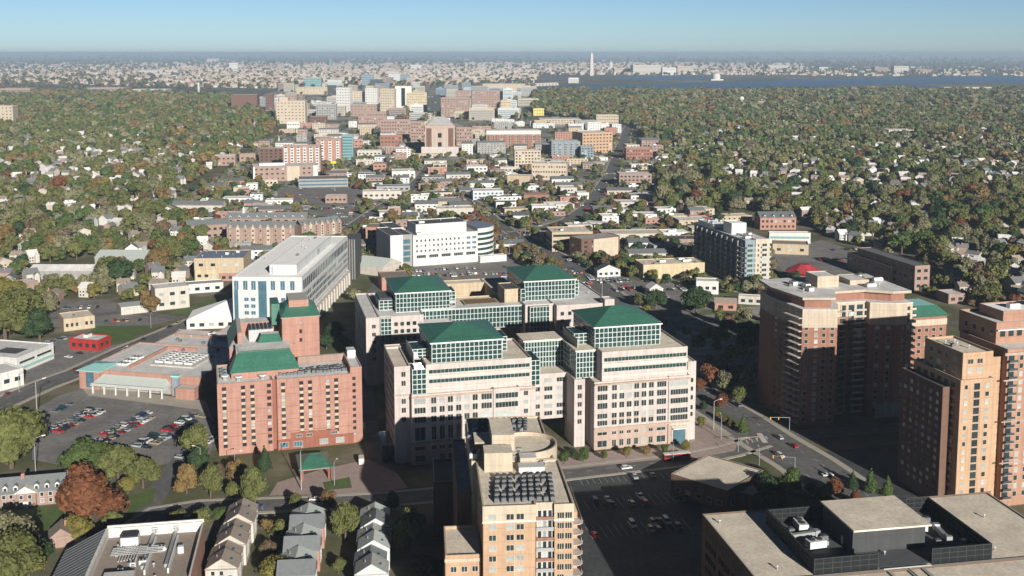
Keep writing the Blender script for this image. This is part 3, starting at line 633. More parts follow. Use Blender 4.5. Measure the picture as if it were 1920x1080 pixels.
def mall():
    ang=-13
    b=Bld('shopping_centre','low brick shopping centre with aqua corner roof and long canopy facing the car park','shopping centre',P(156,727),ang,land='brick shopping centre')
    b.tier(0,66,0,52,0,9.4,salmon,r_lt,.7,beige); b.tier(8,56,52.1,84,0,9.2,salmon,r_lt,.5,beige); b.tier(30,58,84.1,112,0,9,rose,r_lt,.5,beige)
    b.box('corner_pavilion',-1,10.6,-1.4,14,0,9.6,salmon); b.box('corner_window',3,7.4,-1.7,-1.41,1,8.8,glassb); b.p('corner_roof').hip(-2,11.8,-2.4,15,9.8,1.6,r_aqua,ins=5)
    b.box('canopy_roof',9.5,50,-7.4,-.01,5.0,5.3,r_pale); b.p('canopy_slope').face([(9.5,-7.6,4.6),(50,-7.6,4.6),(47.5,-.1,8),(12,-.1,8)],r_pale); b.p('canopy_slope').face([(50,-7.6,4.6),(50,-.1,4.6),(47.5,-.1,8)],r_pale); b.p('canopy_slope').face([(9.5,-7.6,4.6),(12,-.1,8),(9.5,-.1,4.6)],r_pale)
    b.box('fascia',9.5,50,-7.7,-7.4,4.0,4.6,offwhite)
    for i in range(7): b.item('column',COLM,(10.6+6.4*i,-7.2,0))
    b.box('shop_front',10.5,49.5,-.35,-.01,.4,3.6,glassl); b.box('shop_front',30,34,-.4,-.36,1,3,yellowp)
    b.box('pier_tower',51.5,55,-2,0,0,9.8,bluegrey); b.box('pier_tower',51,55.5,-2.4,.5,9.81,10.6,r_aqua); b.tier(55.6,66,-6,-.1,0,5.6,salmon,r_pale,.2)
    # roof screens
    b.box('roof_wall',22,22.7,6,44,9.6,11.4,salmon); b.box('roof_wall',22.8,40,43.3,44,9.6,11.4,salmon); b.box('roof_wall',12,50,70,70.7,9.3,11,rose)
    b.box('unit_curb',30,54,14,36,9.6,10.3,offwhite); b.box('unit_pit',31,53,15,35,10.31,10.5,r_grey)
    for i in range(4):
        for j in range(6): b.item('air_handler',HV[1],(33.5+5.6*i,17+3.1*j,10.5),0,(1,.8,.7))
    for i in range(9): b.item('air_handler',HV[1],(14+2*(i%3),12+6*(i//3),9.5),1.2,(.8,.8,.7))
    scatter_units(b,24,60,38,50,9.4,5,(3,0),4); scatter_units(b,10,54,56,80,9.2,9,(3,1,0),7)
    b.build()
mall()
# ================================================================== generic buildings
def gen(label,cat,xl,xr,yt,yb,ang,depth,wm,rm,style=(5,3),kind=None,par=.6,units=0,land=None,hmul=1,group=None,extra=None,side=True,fm=None,gm=None,bars=1):
    """front face from pixels: left x, right x, roof y and base y (photo pixels)"""
    h=max(3.2,hat((xl+xr)/2,yb,yt))*hmul
    org=P(xl,yb); r=px(org[0],org[1])
    q=P(xr,yb); wd=abs(q[0]-org[0])/max(.4,math.cos(math.radians(ang)))
    b=Bld(kind or cat.replace(' ','_'),label,cat,org,ang,group,land)
    b.tier(0,wd,0,depth,0,h,wm,rm,par)
    nc,nr=style
    if nc and nr:
        cw=wd/nc; fh=(h-1)/nr
        b.win('F',0,.6,wd-.6,nc,.6,h-.6,nr,min(cw*.5,3.2),min(fh*.5,2.2),fm=fm or wm,bars=bars,gm=gm)
        if side:
            f='R' if org[0]<0 else 'L'; n2=max(1,int(depth/cw*.9)); n2=min(n2,14)
            b.win(f,wd if f=='R' else 0,1,depth-1,n2,.6,h-.6,nr,min(depth/n2*.45,3),min(fh*.5,2.2),fm=fm or wm,gm=gm)
    elif nr:      # ribbon windows
        for k in range(nr):
            z=.8+(h-1)*(k+.55)/nr; b.win('F',0,.5,wd-.5,1,z-1,z+1,1,wd-2,min((h/nr)*.42,2),fm=wm,blind=0,gm=gm or glassb)
            if side: f='R' if org[0]<0 else 'L'; b.win(f,wd if f=='R' else 0,.5,depth-.5,1,z-1,z+1,1,depth-2,min((h/nr)*.42,2),fm=wm,blind=0)
    if units: scatter_units(b,1,wd-1,1,depth-1,h,units,(0,1,3),int(xl))
    if extra: extra(b,wd,depth,h)
    b.build(); return b
def gable_extra(rm,wm,hh,axis='x'):
    def f(b,w,d,h): b.p('roof').gable(0,w,0,d,h+.3,hh,rm,wm,axis)
    return f
def bays(m,n,ww):
    def f(b,w,d,h):
        for i in range(n): x=w*(i+.5)/n; b.box('bay',x-ww/2,x+ww/2,-1.2,-.01,0,h-1.5,m); 
        for k in range(int(h/4)): 
            for i in range(n): x=w*(i+.5)/n; b.win('F',-1.2,x-1,x+1,1,3+4*k-1,3+4*k+1,1,ww*.6,1.8,fm=m)
    return f
def dorm(m,n):
    def f(b,w,d,h):
        b.p('roof').gable(0,w,0,d,h+.3,4.5,r_slate,None,'x')
        D=MB(); D.box(-.9,.9,0,3,0,2,m); D.box(-.6,.6,-.05,-.001,.3,1.6,glass); D.gable(-.9,.9,0,3,2,.9,r_slate,m,'y',ov=.15)
        for i in range(n): b.item('dormer',D,(w*(i+.5)/n,.3,h+.35))
    return f
def dormbay(m,n):
    def f(b,w,d,h):
        dorm(m,n)(b,w,d,h)
        for i in range(n):
            x=w*(i+.5)/n; b.box('bay',x-1.5,x+1.5,-.9,-.01,0,h+.6,m if i%2 else rose); b.p(f'bay_gable#{i}').gable(x-1.5,x+1.5,-.9,2,h+.6,1.6,r_slate,m,'y',ov=.15)
            b.win('F',-.9,x-1,x+1,1,.8,h-.5,4,1.5,1.5,fm=m)
    return f
def loft(b,w,d,h):
    b.box('cream_panel',w*.52,w*.72,-.6,-.01,0,h-.5,cream); b.box('white_corner',w*.93,w,-.6,-.01,0,h,white); b.box('white_corner',-.01,w*.03,-.6,-.01,0,h,white); b.tier(w*.1,w*.5,d*.3,d*.7,h,h+2.5,white,r_wht,0)
def drum(m,r,hh):
    def f(b,w,d,h): b.p('drum').cyl(w/2,d/2,r,h,h+hh,m,20)
    return f
# label, cat, xl,xr,yt,yb, ang, depth, wall, roof, style...
G=gen
# ---- left foreground / left mid
G('white two storey commercial building with dark patched roof, at the left edge','commercial building',-70,46,665,693,-14,30,white,r_lt,(0,0),land='white left edge building',extra=lambda b,w,d,h:(b.box('roof_patch',w*.4,w*.8,8,18,h+.13,h+.16,r_dk),[b.win('R',w,1,d-1,2,z_,z_+1,1,12,1.2,fm=white) for z_ in (h*.6,)],b.box('awning',w+.01,w+2,2,d-2,2.8,3.1,r_aqua)))
G('small white shop building cut off at the lower left edge of the avenue','shop',-40,12,713,745,55,18,white,r_lt,(4,1))
G('red fronted shop with flat pale roof beside the green lawn','shop',131,190,636,655,-14,12,redpaint,r_lt,(4,1),land='red fronted shop',units=1)
G('long tan single storey workshop with pale roof left of the lawn','workshop',120,167,600,622,32,18,tanw,r_tan,(6,1),land='tan workshop',units=2)
G('white two storey building with small parapet behind the round roadside tree','commercial building',292,347,543,583,28,16,offwhite,r_lt,(3,2),extra=lambda b,w,d,h:b.tier(-22,-.2,-2,12,0,5,offwhite,r_pale,0))
G('low white garage building with flat roof beside the avenue','garage',340,412,536,552,20,12,white,r_grey,(4,1))
G('tan blocky commercial building with blue grey roof and rooftop units','commercial building',365,456,486,527,4,34,tanw,r_blue,(4,2),units=9,land='tan blocky commercial building')
G('lower yellow tan annex in front of the blocky tan building','annex',366,408,507,528,4,10,yellowt,r_dk,(3,1))
G('small brick flat roofed building right of the yellow tan annex','shop',412,452,514,527,4,14,salmon,r_slate,(3,1),units=2)
G('pale grey green metal roofed school hall among the trees','school hall',178,300,484,500,0,26,greyw,r_pale,(0,0),extra=gable_extra(r_pale,greyw,4),land='pale roofed school hall')
G('long pale grey roofed school wing left of the metal roofed hall','school wing',55,182,508,524,0,17,greyw,r_lt,(0,0),extra=gable_extra(r_lt,greyw,3))
G('low grey flat roofed building peeking out at the left edge below the trees','commercial building',-30,38,545,570,50,14,rose,r_lt,(3,1))
G('white pitched showroom in front of the long white office building','showroom',350,440,602,618,8,26,white,r_wht,(5,1),extra=lambda b,w,d,h:(b.p('roof').face([(0,0,h+.7),(w,0,h+.7),(w-2,d,h+9)],r_wht),b.p('roof').face([(0,0,h+.65),(w-2,d,h+9),(0,d,h+.65)],r_wht),b.p('wall').face([(w,0,h+.7),(w,d,h+.7),(w-2,d,h+9)],white)))
G('brick podium building with dark roof between the two green pyramids and the white office','commercial building',716,770,522,545,14,22,salmon,r_brown,(2,2),side=False)
G('brick building shaded on its right, between the two white office buildings','apartment building',686,744,427,460,0,22,salmon,r_brown,(6,3))
G('grey shed roofed hall with cream gable between the white offices','hall',664,722,496,512,-30,24,offwhite,r_pale,(0,0),extra=gable_extra(r_pale,offwhite,5))
G('low flat roofed white building directly behind the round-ended office','commercial building',818,888,392,408,5,20,offwhite,r_lt,(5,1),units=3)
# ---- brick garden apartments
G('long brick and cream apartment house with grey dormered roof, front row','apartment house',426,552,428,464,2,16,rose,r_slate,(0,0),extra=dormbay(cream,9),land='long dormered brick apartment house',fm=cream)
G('brick dormered apartment house receding to the right of the front row','apartment house',566,632,424,446,40,14,rose,r_slate,(0,0),extra=dormbay(cream,7),fm=cream)
G('rear brick apartment house with grey roof and small white cupola','apartment house',424,574,410,426,2,16,rose,r_slate,(10,2),extra=lambda b,w,d,h:(dorm(white,9)(b,w,d,h),b.p('cupola').cyl(w*.2,d/2,1.5,h+4,h+8,white,8),b.p('cupola').cyl(w*.2,d/2,1.7,h+8,h+11,r_pale,8,.1)))
G('grey slate roofed brick apartment house left of the dormered row','apartment house',352,424,425,452,25,16,rose,r_slate,(7,2),extra=gable_extra(r_slate,rose,4))
G('long low cream residence with dark grey roof behind the apartment houses','residence',322,418,385,397,-2,14,offwhite,r_slate,(10,1),extra=gable_extra(r_slate,offwhite,4))
# ---- mid left
G('orange brick apartment building with tall white bays, left of the round yellow sign','apartment building',531,600,275,322,6,26,salmon,r_lt,(0,0),extra=bays(white,6,5),land='white-bayed orange building')
G('taller rear wing of the orange brick building with white bays','apartment building',598,640,262,306,6,30,salmon,r_lt,(0,0),extra=bays(white,3,5))
G('long brick and cream loft building with pale grey roof','loft building',475,590,313,341,16,34,rose,r_lt,(12,3),land='brick and cream loft',fm=cream,extra=loft)
G('dark brick narrow building with vertical strips beside the steeple','apartment building',486,531,279,304,4,20,brownbrick,r_lt,(5,4))
G('small cream building with flat roof in front of the loft building','commercial building',497,520,338,356,10,12,cream,r_lt,(3,2))
G('grey concrete parking deck with cars on its top','parking deck',560,650,337,352,10,36,greyw,asphold,(0,2),land='parking deck')
G('low salmon brick building beside the parking lot','commercial building',610,650,368,381,4,14,rose,r_lt,(5,1))
G('long low white building with flat roof along the avenue','commercial building',680,752,360,374,8,18,offwhite,r_lt,(7,1),units=2)
G('low grey building with blue roofline behind the long white one','commercial building',706,768,350,360,8,16,greyw,r_blue,(6,1))
G('white fronted brick shop building, right end of the avenue row','commercial building',735,778,322,335,8,30,white,r_lt,(5,1),units=2)
G('orange brick box building near the avenue','commercial building',700,724,308,322,8,14,salmon,r_brown,(3,2))
G('cream low building in front of the dark tree clump','commercial building',670,715,283,293,4,18,offwhite,r_lt,(6,1))
G('brick school building with white roof at the wood edge','school',398,440,293,311,8,22,rose,r_wht,(5,2))
G('small rose brick building right of the wood edge school','commercial building',449,478,290,303,8,16,rose,r_lt,(3,1))
G('teal glass fronted office behind the orange brick wing','office block',640,662,255,300,6,24,tealw,r_lt,(0,8))
G('salmon box building left of the dark wood clump','commercial building',656,680,262,277,6,16,salmon,r_lt,(3,2))
# ---- mid centre
G('landmark rose brick office tower with grey pyramid roof and dark centre stripe','office tower',797,853,236,293,3,40,pinkd,r_lt,(0,0),kind='office_tower',land='pyramid roofed rose tower',extra=lambda b,w,d,h:(b.p('pyramid_roof').hip(2,w-2,2,d-2,h+1,13,r_grey,ins=14),[b.box('brown_panel',w*p_,w*(p_+.17),-.5,-.01,12,h-4,brownbrick) for p_ in (.05,.78)],[b.box('pale_rib',w*(.24+.045*i),w*(.255+.045*i),-.9,-.01,12,h-6,stonelt) for i in range(12) if not 4<=i<=6],b.box('dark_stripe',w*.44,w*.56,-1.2,-.81,8,h*.46,glassm),b.box('dark_stripe',w*.44,w*.56,-1.2,-.81,h*.62,h*.76,glassm),b.box('base',-6,w+6,-4,-1.3,0,16,pink)))
G('long red brick apartment building with white balcony stack, right of the landmark tower','apartment building',912,1014,245,278,4,34,rose,r_lt,(20,7),extra=lambda b,w,d,h:(b.box('white_storey',-.3,w+.3,-.5,-.01,h-7,h,white),[b.box('brick_bay',w*(i+.5)/7-3,w*(i+.5)/7+3,-1.6,-.51,0,h-7,redbrick) for i in range(7)]),land='long red brick apartment building')
G('orange brick apartment building left of the boulevard','apartment building',1092,1150,250,288,20,44,orange,r_lt,(9,6))
G('blue grey glass apartment building with pale stripes','apartment building',1034,1088,266,298,4,34,bluegrey,r_lt,(0,0),extra=bays(greyw,5,4),land='blue grey glass apartment building')
G('lower grey glass annex of the blue grey apartment building','apartment building',1089,1113,276,300,4,26,bluegrey,r_lt,(4,5))
G('cream framed office with square window grid','office block',965,1014,283,313,4,24,cream,r_tan,(8,5),land='cream framed office')
G('beige stone office with pale roof and right return, mid distance','office block',997,1062,307,337,-6,30,cream,r_lt,(13,3),units=4,land='beige stone office')
G('tan windowless wedge building left of the beige stone office','warehouse',951,994,330,346,-12,20,tanw,r_tan,(0,0))
G('red brick office with green and tan roof right of the boulevard','office block',1174,1224,279,299,2,30,redbrick,r_tan,(9,3),land='brick office right of the boulevard')
G('grey roofed U shaped brick condominium right of the boulevard','condominium',1161,1222,327,349,2,26,rose,r_lt,(8,3))
G('white motel like building with angled roof, left of centre','commercial building',875,914,313,327,6,22,white,r_lt,(5,2))
G('long low white shed roof in the centre blocks','commercial building',938,975,315,323,4,12,offwhite,r_wht,(5,1))
G('white and blue glass fronted showroom in the centre blocks','showroom',887,944,359,375,8,22,whitecool,r_lt,(7,2),gm=glassb,land='blue fronted showroom')
G('white building with dark roof below the blue glass showroom','commercial building',930,968,380,391,6,16,white,r_dk,(5,1))
G('small white house like shop with grey hip roof at the junction','shop',962,992,405,419,6,12,white,r_dk,(4,1),extra=gable_extra(r_dk,white,3))
G('low brown brick building behind a hedge of dark trees','commercial building',982,1030,366,379,3,16,redbrick,r_brown,(6,1))
G('white cube office beside the boulevard bend','office block',1051,1082,353,368,6,20,offwhite,r_lt,(5,2))
G('white annex with blue storefront beside the boulevard bend','shop',1082,1104,362,374,6,16,white,r_lt,(4,1),gm=glassb)
G('tan flat roofed office with dark rooftop plant by the junction','office block',1035,1112,437,472,8,30,tanw,r_tan,(0,3),units=4,land='tan junction office',gm=glass)
G('long low white walled building right of the tan office','commercial building',1130,1245,440,456,4,24,offwhite,r_tan,(0,0))
G('dark apartment building with cream right half, in front of the tan office','apartment building',1090,1166,450,486,30,18,brownbrick,r_grey,(5,4),extra=lambda b,w,d,h:b.box('cream_front',w*.3,w*.95,-.8,-.01,0,h-.3,cream))
G('long white building with strip windows right of the boulevard','commercial building',1167,1232,403,413,2,18,white,r_lt,(9,1),gm=glassb,land='long white strip building')
G('low white and tan building behind the long white strip building','commercial building',1150,1215,380,388,2,20,offwhite,r_lt,(7,1))
G('yellow tan flat roofed warehouse with rows of roof units','warehouse',1206,1325,498,524,11,22,yellowt,r_tan,(0,0),units=9,land='yellow tan warehouse')
G('white stucco garage with pale roof beside the dark faced apartment block','garage',1305,1346,528,551,-8,12,white,r_lt,(3,1))
G('small white gabled house with front annex by the boulevard','house',1120,1164,508,520,12,9,white,r_dk,(4,1),extra=gable_extra(r_dk,white,4,'y'))
G('white gabled cottage on the used car lot','cottage',1218,1244,543,556,14,9,white,r_lt,(3,1),extra=gable_extra(r_lt,white,3.4,'y'))
G('small salmon roofed kiosk house on the lot right of the cottage','house',1340,1380,568,582,-8,8,salmon,r_brown,(2,1),extra=gable_extra(r_brown,salmon,2.5))
G('low white rowed garage in front of the balconied apartment end','garage',1384,1442,556,570,-14,7,offwhite,r_lt,(4,1))
G('brown brick mansion block with dormer windows behind the drive-in bank','apartment building',1425,1493,409,431,2,22,salmon,r_brown,(8,2),extra=dorm(white,4),land='brown dormered mansion block')
G('white building with teal glass wall behind the drive-in bank','office block',1442,1518,437,456,-4,8,white,r_lt,(0,1),gm=tealw)
G('tan roofed drive-in bank pavilion','bank',1448,1512,458,476,-12,20,tanw,r_brown,(3,1),land='tan drive-in bank')
G('dark roofed long brick row with skylights behind the middle tower','commercial building',1670,1700,502,532,14,60,rose,r_slate,(2,2),land='dark roofed long brick row')
G('second dark roofed brick row, farther right','commercial building',1714,1745,500,545,14,75,rose,r_slate,(2,3))
G('small brick flat roofed box right of the green roofed wing','commercial building',1778,1812,553,570,12,14,rose,r_lt,(2,1),side=False)
G('white and red low diner behind the dark faced apartment block','diner',1294,1345,408,419,2,14,redpaint,r_lt,(4,1))
b=Bld('commercial_building','low brick building with tan roof set askew between the shaded lot and the boulevard','commercial building',(61.6,401.5),-42,land='skewed tan roof building')
b.tier(0,25,0,27,0,7.6,brownbrick,r_tan,.5,mcop); b.tier(25.1,31,8,24,0,5,brownbrick,r_tan,.4,mcop); b.win('F',0,1,24,5,1,4,1,2,1.6); b.win('R',25,1,7,1,1,4,1,2,1.6); b.build()
# ---- octagonal red pavilion
b=Bld('pavilion','octagonal pavilion with dark red roof behind the middle tower','pavilion',P(1506,528),0)
b.p('wall').cyl(0,0,10,0,8,redbrick,8); b.p('red_roof').cyl(0,0,14,8.01,13,r_red,8,5); b.p('red_roof').cyl(0,0,5,13,13.4,r_red,8); b.foot(-10,10,-10,10); b.build()
# ---- gas station canopy
b=Bld('petrol_station_canopy','long white flat petrol station canopy on posts at the junction','canopy',P(1096,426),-24)
for i in range(4):
    for j in (3,9): b.item('column',COLM,(3+6.5*i,j,0))
b.box('canopy_roof',0,26,0,12,4.01,5.2,white,r_lt); b.foot(0,26,0,12); b.build()
# ---- church steeple
b=Bld('church','white church steeple rising beside the narrow dark brick building','church',P(520,283),5)
b.tier(0,8,0,18,0,9,offwhite,r_slate,0); b.p('steeple').box(2,5,-1,-.01,0,14,white); b.p('steeple').cyl(3.5,-2.2,2.2,14,28,white,6,.1); b.box('steeple',1.5,5.5,-4.2,-1.01,0,14,white); b.build()
# ---- yellow sign pylon
b=Bld('sign_pylon','tall pylon with round yellow top and teal panel before the orange brick building','sign',P(625,323),5)
b.box('panel',-1.4,1.4,-.3,.3,0,13,tealw); b.box('panel',-1.2,1.2,-.35,-.31,4,7,yellowp); b.p('disc').cyl(0,0,4.6,13.01,16,mat('yellow sign face',(.70,.55,.03)),20); b.build()
# ---- water tower
b=Bld('water_tower','white spherical water tower beyond the right hand wood','water tower',P(1390,203),0)
b.p('shaft').cyl(0,0,3,0,26,white,10)
for k in range(8):
    a0,a1=math.pi*k/8-math.pi/2,math.pi*(k+1)/8-math.pi/2
    b.p('tank').cyl(0,0,max(.1,8*math.cos(a0)),30+7*math.sin(a0),30+7*math.sin(a1),white,16,max(.1,8*math.cos(a1)))
b.build()
# ================================================================== distant skyline, building by building
def far(label,xl,xr,yt,yb,wm,style=(0,5),ang=6,rm=None,dep=None,cat='tower block',kind=None,extra=None,par=.6,land=None):
    org=P(xl,yb); q=P(xr,yb); wd=abs(q[0]-org[0])
    gen(label,cat,xl,xr,yt,yb,ang,dep or max(14,wd*.6),wm,rm or r_lt,style,kind=kind or cat.replace(' ','_'),extra=extra,par=par,land=land,group='tower blocks of the distant business districts',side=True)
F_=far
F_('wide dark brown brick slab at the left of the skyline',434,482,178,212,brownbrick,(0,0),4,land='dark brown slab')
F_('narrow dark brown tower left of the cream blocks',498,513,176,206,brownbrick,(4,6),4)
F_('orange brown block right of the narrow brown tower',514,556,178,192,rose,(8,3),4)
F_('cream stepped apartment tower at the wood edge',519,572,190,232,cream,(8,7),4,extra=lambda b,w,d,h:b.tier(w*.1,w*.4,2,d*.6,h,h+8,cream,r_lt))
F_('low white block in front of the cream stepped tower',538,562,229,246,white,(5,2),4,cat='commercial building')
F_('grey white office tower right of the cream stepped tower',593,630,196,224,greyw,(8,6),4,rm=r_wht)
F_('brown cube office block below the grey white tower',581,612,219,235,brownbrick,(8,3),4)
F_('green glass tower with lighter right half',569,602,147,166,tealw,(0,5),4)
F_('beige low office block with pale roof',556,614,164,177,beige,(10,3),4)
F_('dark slab left of the white tower',614,630,160,184,dkgrey,(4,5),4)
F_('tall white tower with deep shaded right flank',631,657,165,212,white,(5,9),-12,land='tall white skyline tower')
F_('cream brick footed tower right of the tall white one',658,683,172,198,cream,(5,6),4)
F_('brick based cream block below the cream tower',657,706,197,218,rose,(8,4),4)
F_('white tower with vertical ribs in the skyline centre',685,708,166,199,white,(5,7),-8)
F_('pale blue glass tower behind the black one',678,701,140,166,bluegrey,(0,7),4)
F_('black box tower in the skyline centre',694,717,149,166,dkgrey,(0,4),4,land='black skyline tower')
F_('pale yellow tower right of the ribbed white tower',713,740,167,212,cream,(6,9),-6)
F_('white tower with a dark vertical glass slot',741,772,162,205,white,(0,0),4,extra=lambda b,w,d,h:b.box('glass_slot',w*.38,w*.6,-1,-.01,10,h-5,glassm))
F_('broad yellowish tower with arched top right of the slotted one',763,800,174,205,yellowt,(9,6),4)
F_('dark flank tower left of the twin brick towers',801,826,178,212,dkgrey,(4,6),4)
F_('low brick complex with pale roofs below the skyline',672,724,211,236,rose,(10,3),4,cat='apartment building')
F_('pale cylinder glass tower behind the skyline centre',729,750,139,158,whitecool,(0,5),4)
F_('pale blue slab right of the cylinder tower',751,768,140,156,bluegrey,(0,5),4)
F_('left twin brick apartment tower with pale crown',827,882,184,219,rose,(10,8),4,land='twin brick towers')
F_('smaller brick tower rising behind the twins',855,881,170,188,rose,(6,4),4)
F_('right twin brick apartment tower with dark stripes',885,937,171,211,rose,(10,9),4)
F_('wide cream slab right of the twin brick towers',905,985,158,176,cream,(16,4),2,land='wide cream slab')
F_('small cream block below the wide cream slab',939,958,189,212,yellowt,(4,4),4)
F_('mid brick block with white top left of the rose tower',714,770,226,258,rose,(11,5),4,cat='apartment building')
F_('pale brick block directly left of the rose tower',770,795,229,266,rose,(5,6),4,cat='apartment building')
F_('low front brick block with flat pale roof',713,754,255,278,redbrick,(6,3),4,cat='apartment building')
F_('brick block directly right of the rose tower',856,885,240,282,rose,(6,6),4,cat='apartment building')
F_('tan stepped apartment block among trees beyond the boulevard',1118,1160,216,233,beige,(9,3),4,cat='apartment building')
F_('long low tan block among trees left of the stepped one',1012,1090,224,233,beige,(14,2),2,cat='apartment building')
F_('bright yellow low building among trees',1000,1020,204,217,lemon,(4,2),4,cat='apartment building')
F_('second bright yellow low building, right of the first',1026,1056,203,211,lemon,(6,1),4,cat='apartment building')
F_('beige tower at the left edge of the wood',-20,24,199,236,beige,(6,6),4)
F_('white hospital like block far right among trees',1568,1608,212,222,offwhite,(8,2),2,cat='school building')
F_('white domed roofed hall far right',1648,1665,236,246,white,(3,1),2,cat='school building')
F_('long pale green school block right of the domed hall',1666,1714,244,256,offwhite,(7,2),2,cat='school building')
F_('pale airport terminal hall on the far shore',1770,1905,164,173,offwhite,(0,1),1,cat='terminal building',dep=60)
F_('small pale hangar on the far right shore',1636,1654,163,169,offwhite,(0,1),1,cat='hangar')
F_('long low white block right of the water tower',1678,1710,197,205,offwhite,(6,1),2,cat='school building')
F_('second long low white block, farther right',1741,1763,198,205,offwhite,(4,1),2,cat='school building')
F_('white dark roofed temple like memorial by the river',1066,1085,146,156,white,(0,0),2,cat='memorial',kind='temple_memorial',extra=lambda b,w,d,h:[b.box('column',w*i/12-1,w*i/12+1,-3,-.01,0,h-6,white) for i in range(13)])
# obelisk
x,y=P(1109,142); hm=hat(1109,142,98)
b=Bld('obelisk','tall white stone obelisk standing on the horizon','monument',(x,y),8,land='white obelisk')
m=b.p('shaft'); k=len(m.v); a=13.2; c=9.2; t=hm-17
m.v+=[(-a,-a,0),(a,-a,0),(a,a,0),(-a,a,0),(-c,-c,t),(c,-c,t),(c,c,t),(-c,c,t),(0,0,hm)]
i=m.mi(stonelt)
for f in ((0,1,5,4),(1,2,6,5),(2,3,7,6),(3,0,4,7),(4,5,8),(5,6,8),(6,7,8),(7,4,8)): m.f.append(tuple(k+j for j in f)); m.m.append(i)
b.build()
# domed capitol and domed memorial
x,y=P(1146,131)
b=Bld('domed_legislature','white domed legislature building on the horizon right of the obelisk','domed building',(x-90,y),4)
b.tier(0,180,0,50,0,24,white,r_lt,0); b.p('drum').cyl(90,25,20,24.3,48,white,16); 
for k in range(5):
    a0,a1=k*math.pi/10,(k+1)*math.pi/10; b.p('dome').cyl(90,25,22*math.cos(a0),48+32*math.sin(a0),48+32*math.sin(a1),white,16,max(.5,22*math.cos(a1)))
b.p('dome').cyl(90,25,4,79,96,white,8,1); b.build()
x,y=P(1345,151)
b=Bld('domed_memorial','small white domed memorial on the tidal basin shore','memorial',(x-28,y),4)
b.tier(-10,66,0,50,0,8,white,r_lt,0); b.p('rotunda').cyl(28,25,24,8.3,28,white,18)
for k in range(4):
    a0,a1=k*math.pi/8,(k+1)*math.pi/8; b.p('dome').cyl(28,25,24*math.cos(a0),28+18*math.sin(a0),28+18*math.sin(a1),white,18,max(.5,24*math.cos(a1)))
b.build()
# arched bridge
(x0,y0),(x1,y1)=P(990,162.5),P(1046,160.2)
L_=math.dist((x0,y0),(x1,y1)); b=Bld('arch_bridge','long low pale arch bridge crossing the river','bridge',(x0,y0),math.degrees(math.atan2(y1-y0,x1-x0)))
b.box('deck',0,L_,0,27,10,15,stonelt)
for i in range(10): b.box('pier',L_*i/9-8,L_*i/9+8,1,26,0,10,stonelt)
b.build()
# ================================================================== ground, water, roads
def sheet(name,poly,z,m,kind='structure',wpoly=None):
    pts=wpoly or [P(*q) for q in poly]
    if sum(pts[i][0]*pts[(i+1)%len(pts)][1]-pts[(i+1)%len(pts)][0]*pts[i][1] for i in range(len(pts)))<0: pts=pts[::-1]
    me=bpy.data.meshes.new(name); me.from_pydata([(x,y,z) for x,y in pts],[],[tuple(range(len(pts)))]); me.materials.append(m)
    from mathutils.geometry import tessellate_polygon
    return tag(link(name,me),kind=kind)
def blocks_mat():
    m=bpy.data.materials.new('city blocks'); m.use_nodes=True; nt=m.node_tree; n=nt.nodes; L=nt.links; b=n['Principled BSDF']; b.inputs['Roughness'].default_value=.9
    tc=n.new('ShaderNodeTexCoord'); mp=n.new('ShaderNodeMapping'); mp.inputs['Rotation'].default_value=(0,0,math.radians(-12)); mp.inputs['Scale'].default_value=(.028,.020,1); L.new(tc.outputs['Object'],mp.inputs[0])
    v=n.new('ShaderNodeTexVoronoi'); v.distance='CHEBYCHEV'; v.inputs['Scale'].default_value=1; L.new(mp.outputs[0],v.inputs['Vector'])
    sp_=n.new('ShaderNodeSeparateColor'); L.new(v.outputs['Color'],sp_.inputs[0])
    r=n.new('ShaderNodeValToRGB'); r.color_ramp.interpolation='CONSTANT'; L.new(sp_.outputs[0],r.inputs[0]); e=r.color_ramp.elements
    cs=[(0,(.20,.20,.195)),(.28,(.26,.25,.235)),(.45,(.085,.11,.045)),(.58,(.36,.34,.30)),(.70,(.165,.165,.165)),(.85,(.13,.135,.075)),(.93,(.44,.42,.37))]
    while len(e)<len(cs): e.new(.5)
    for i,(p_,c) in enumerate(cs): e[i].position=p_; e[i].color=(*c,1)
    t=n.new('ShaderNodeTexNoise'); t.inputs['Scale'].default_value=.12; t.inputs['Detail'].default_value=6; L.new(tc.outputs['Object'],t.inputs['Vector'])
    mr=n.new('ShaderNodeMapRange'); L.new(t.outputs[0],mr.inputs[0]); mr.inputs[1].default_value=.3; mr.inputs[2].default_value=.7; mr.inputs[3].default_value=.7; mr.inputs[4].default_value=1.3
    mx=n.new('ShaderNodeVectorMath'); mx.operation='SCALE'; L.new(r.outputs[0],mx.inputs[0]); L.new(mr.outputs[0],mx.inputs['Scale']); L.new(mx.outputs[0],b.inputs['Base Color']); return m
CITYM=blocks_mat()
NOTREE=[]   # polygons (world) free of random trees
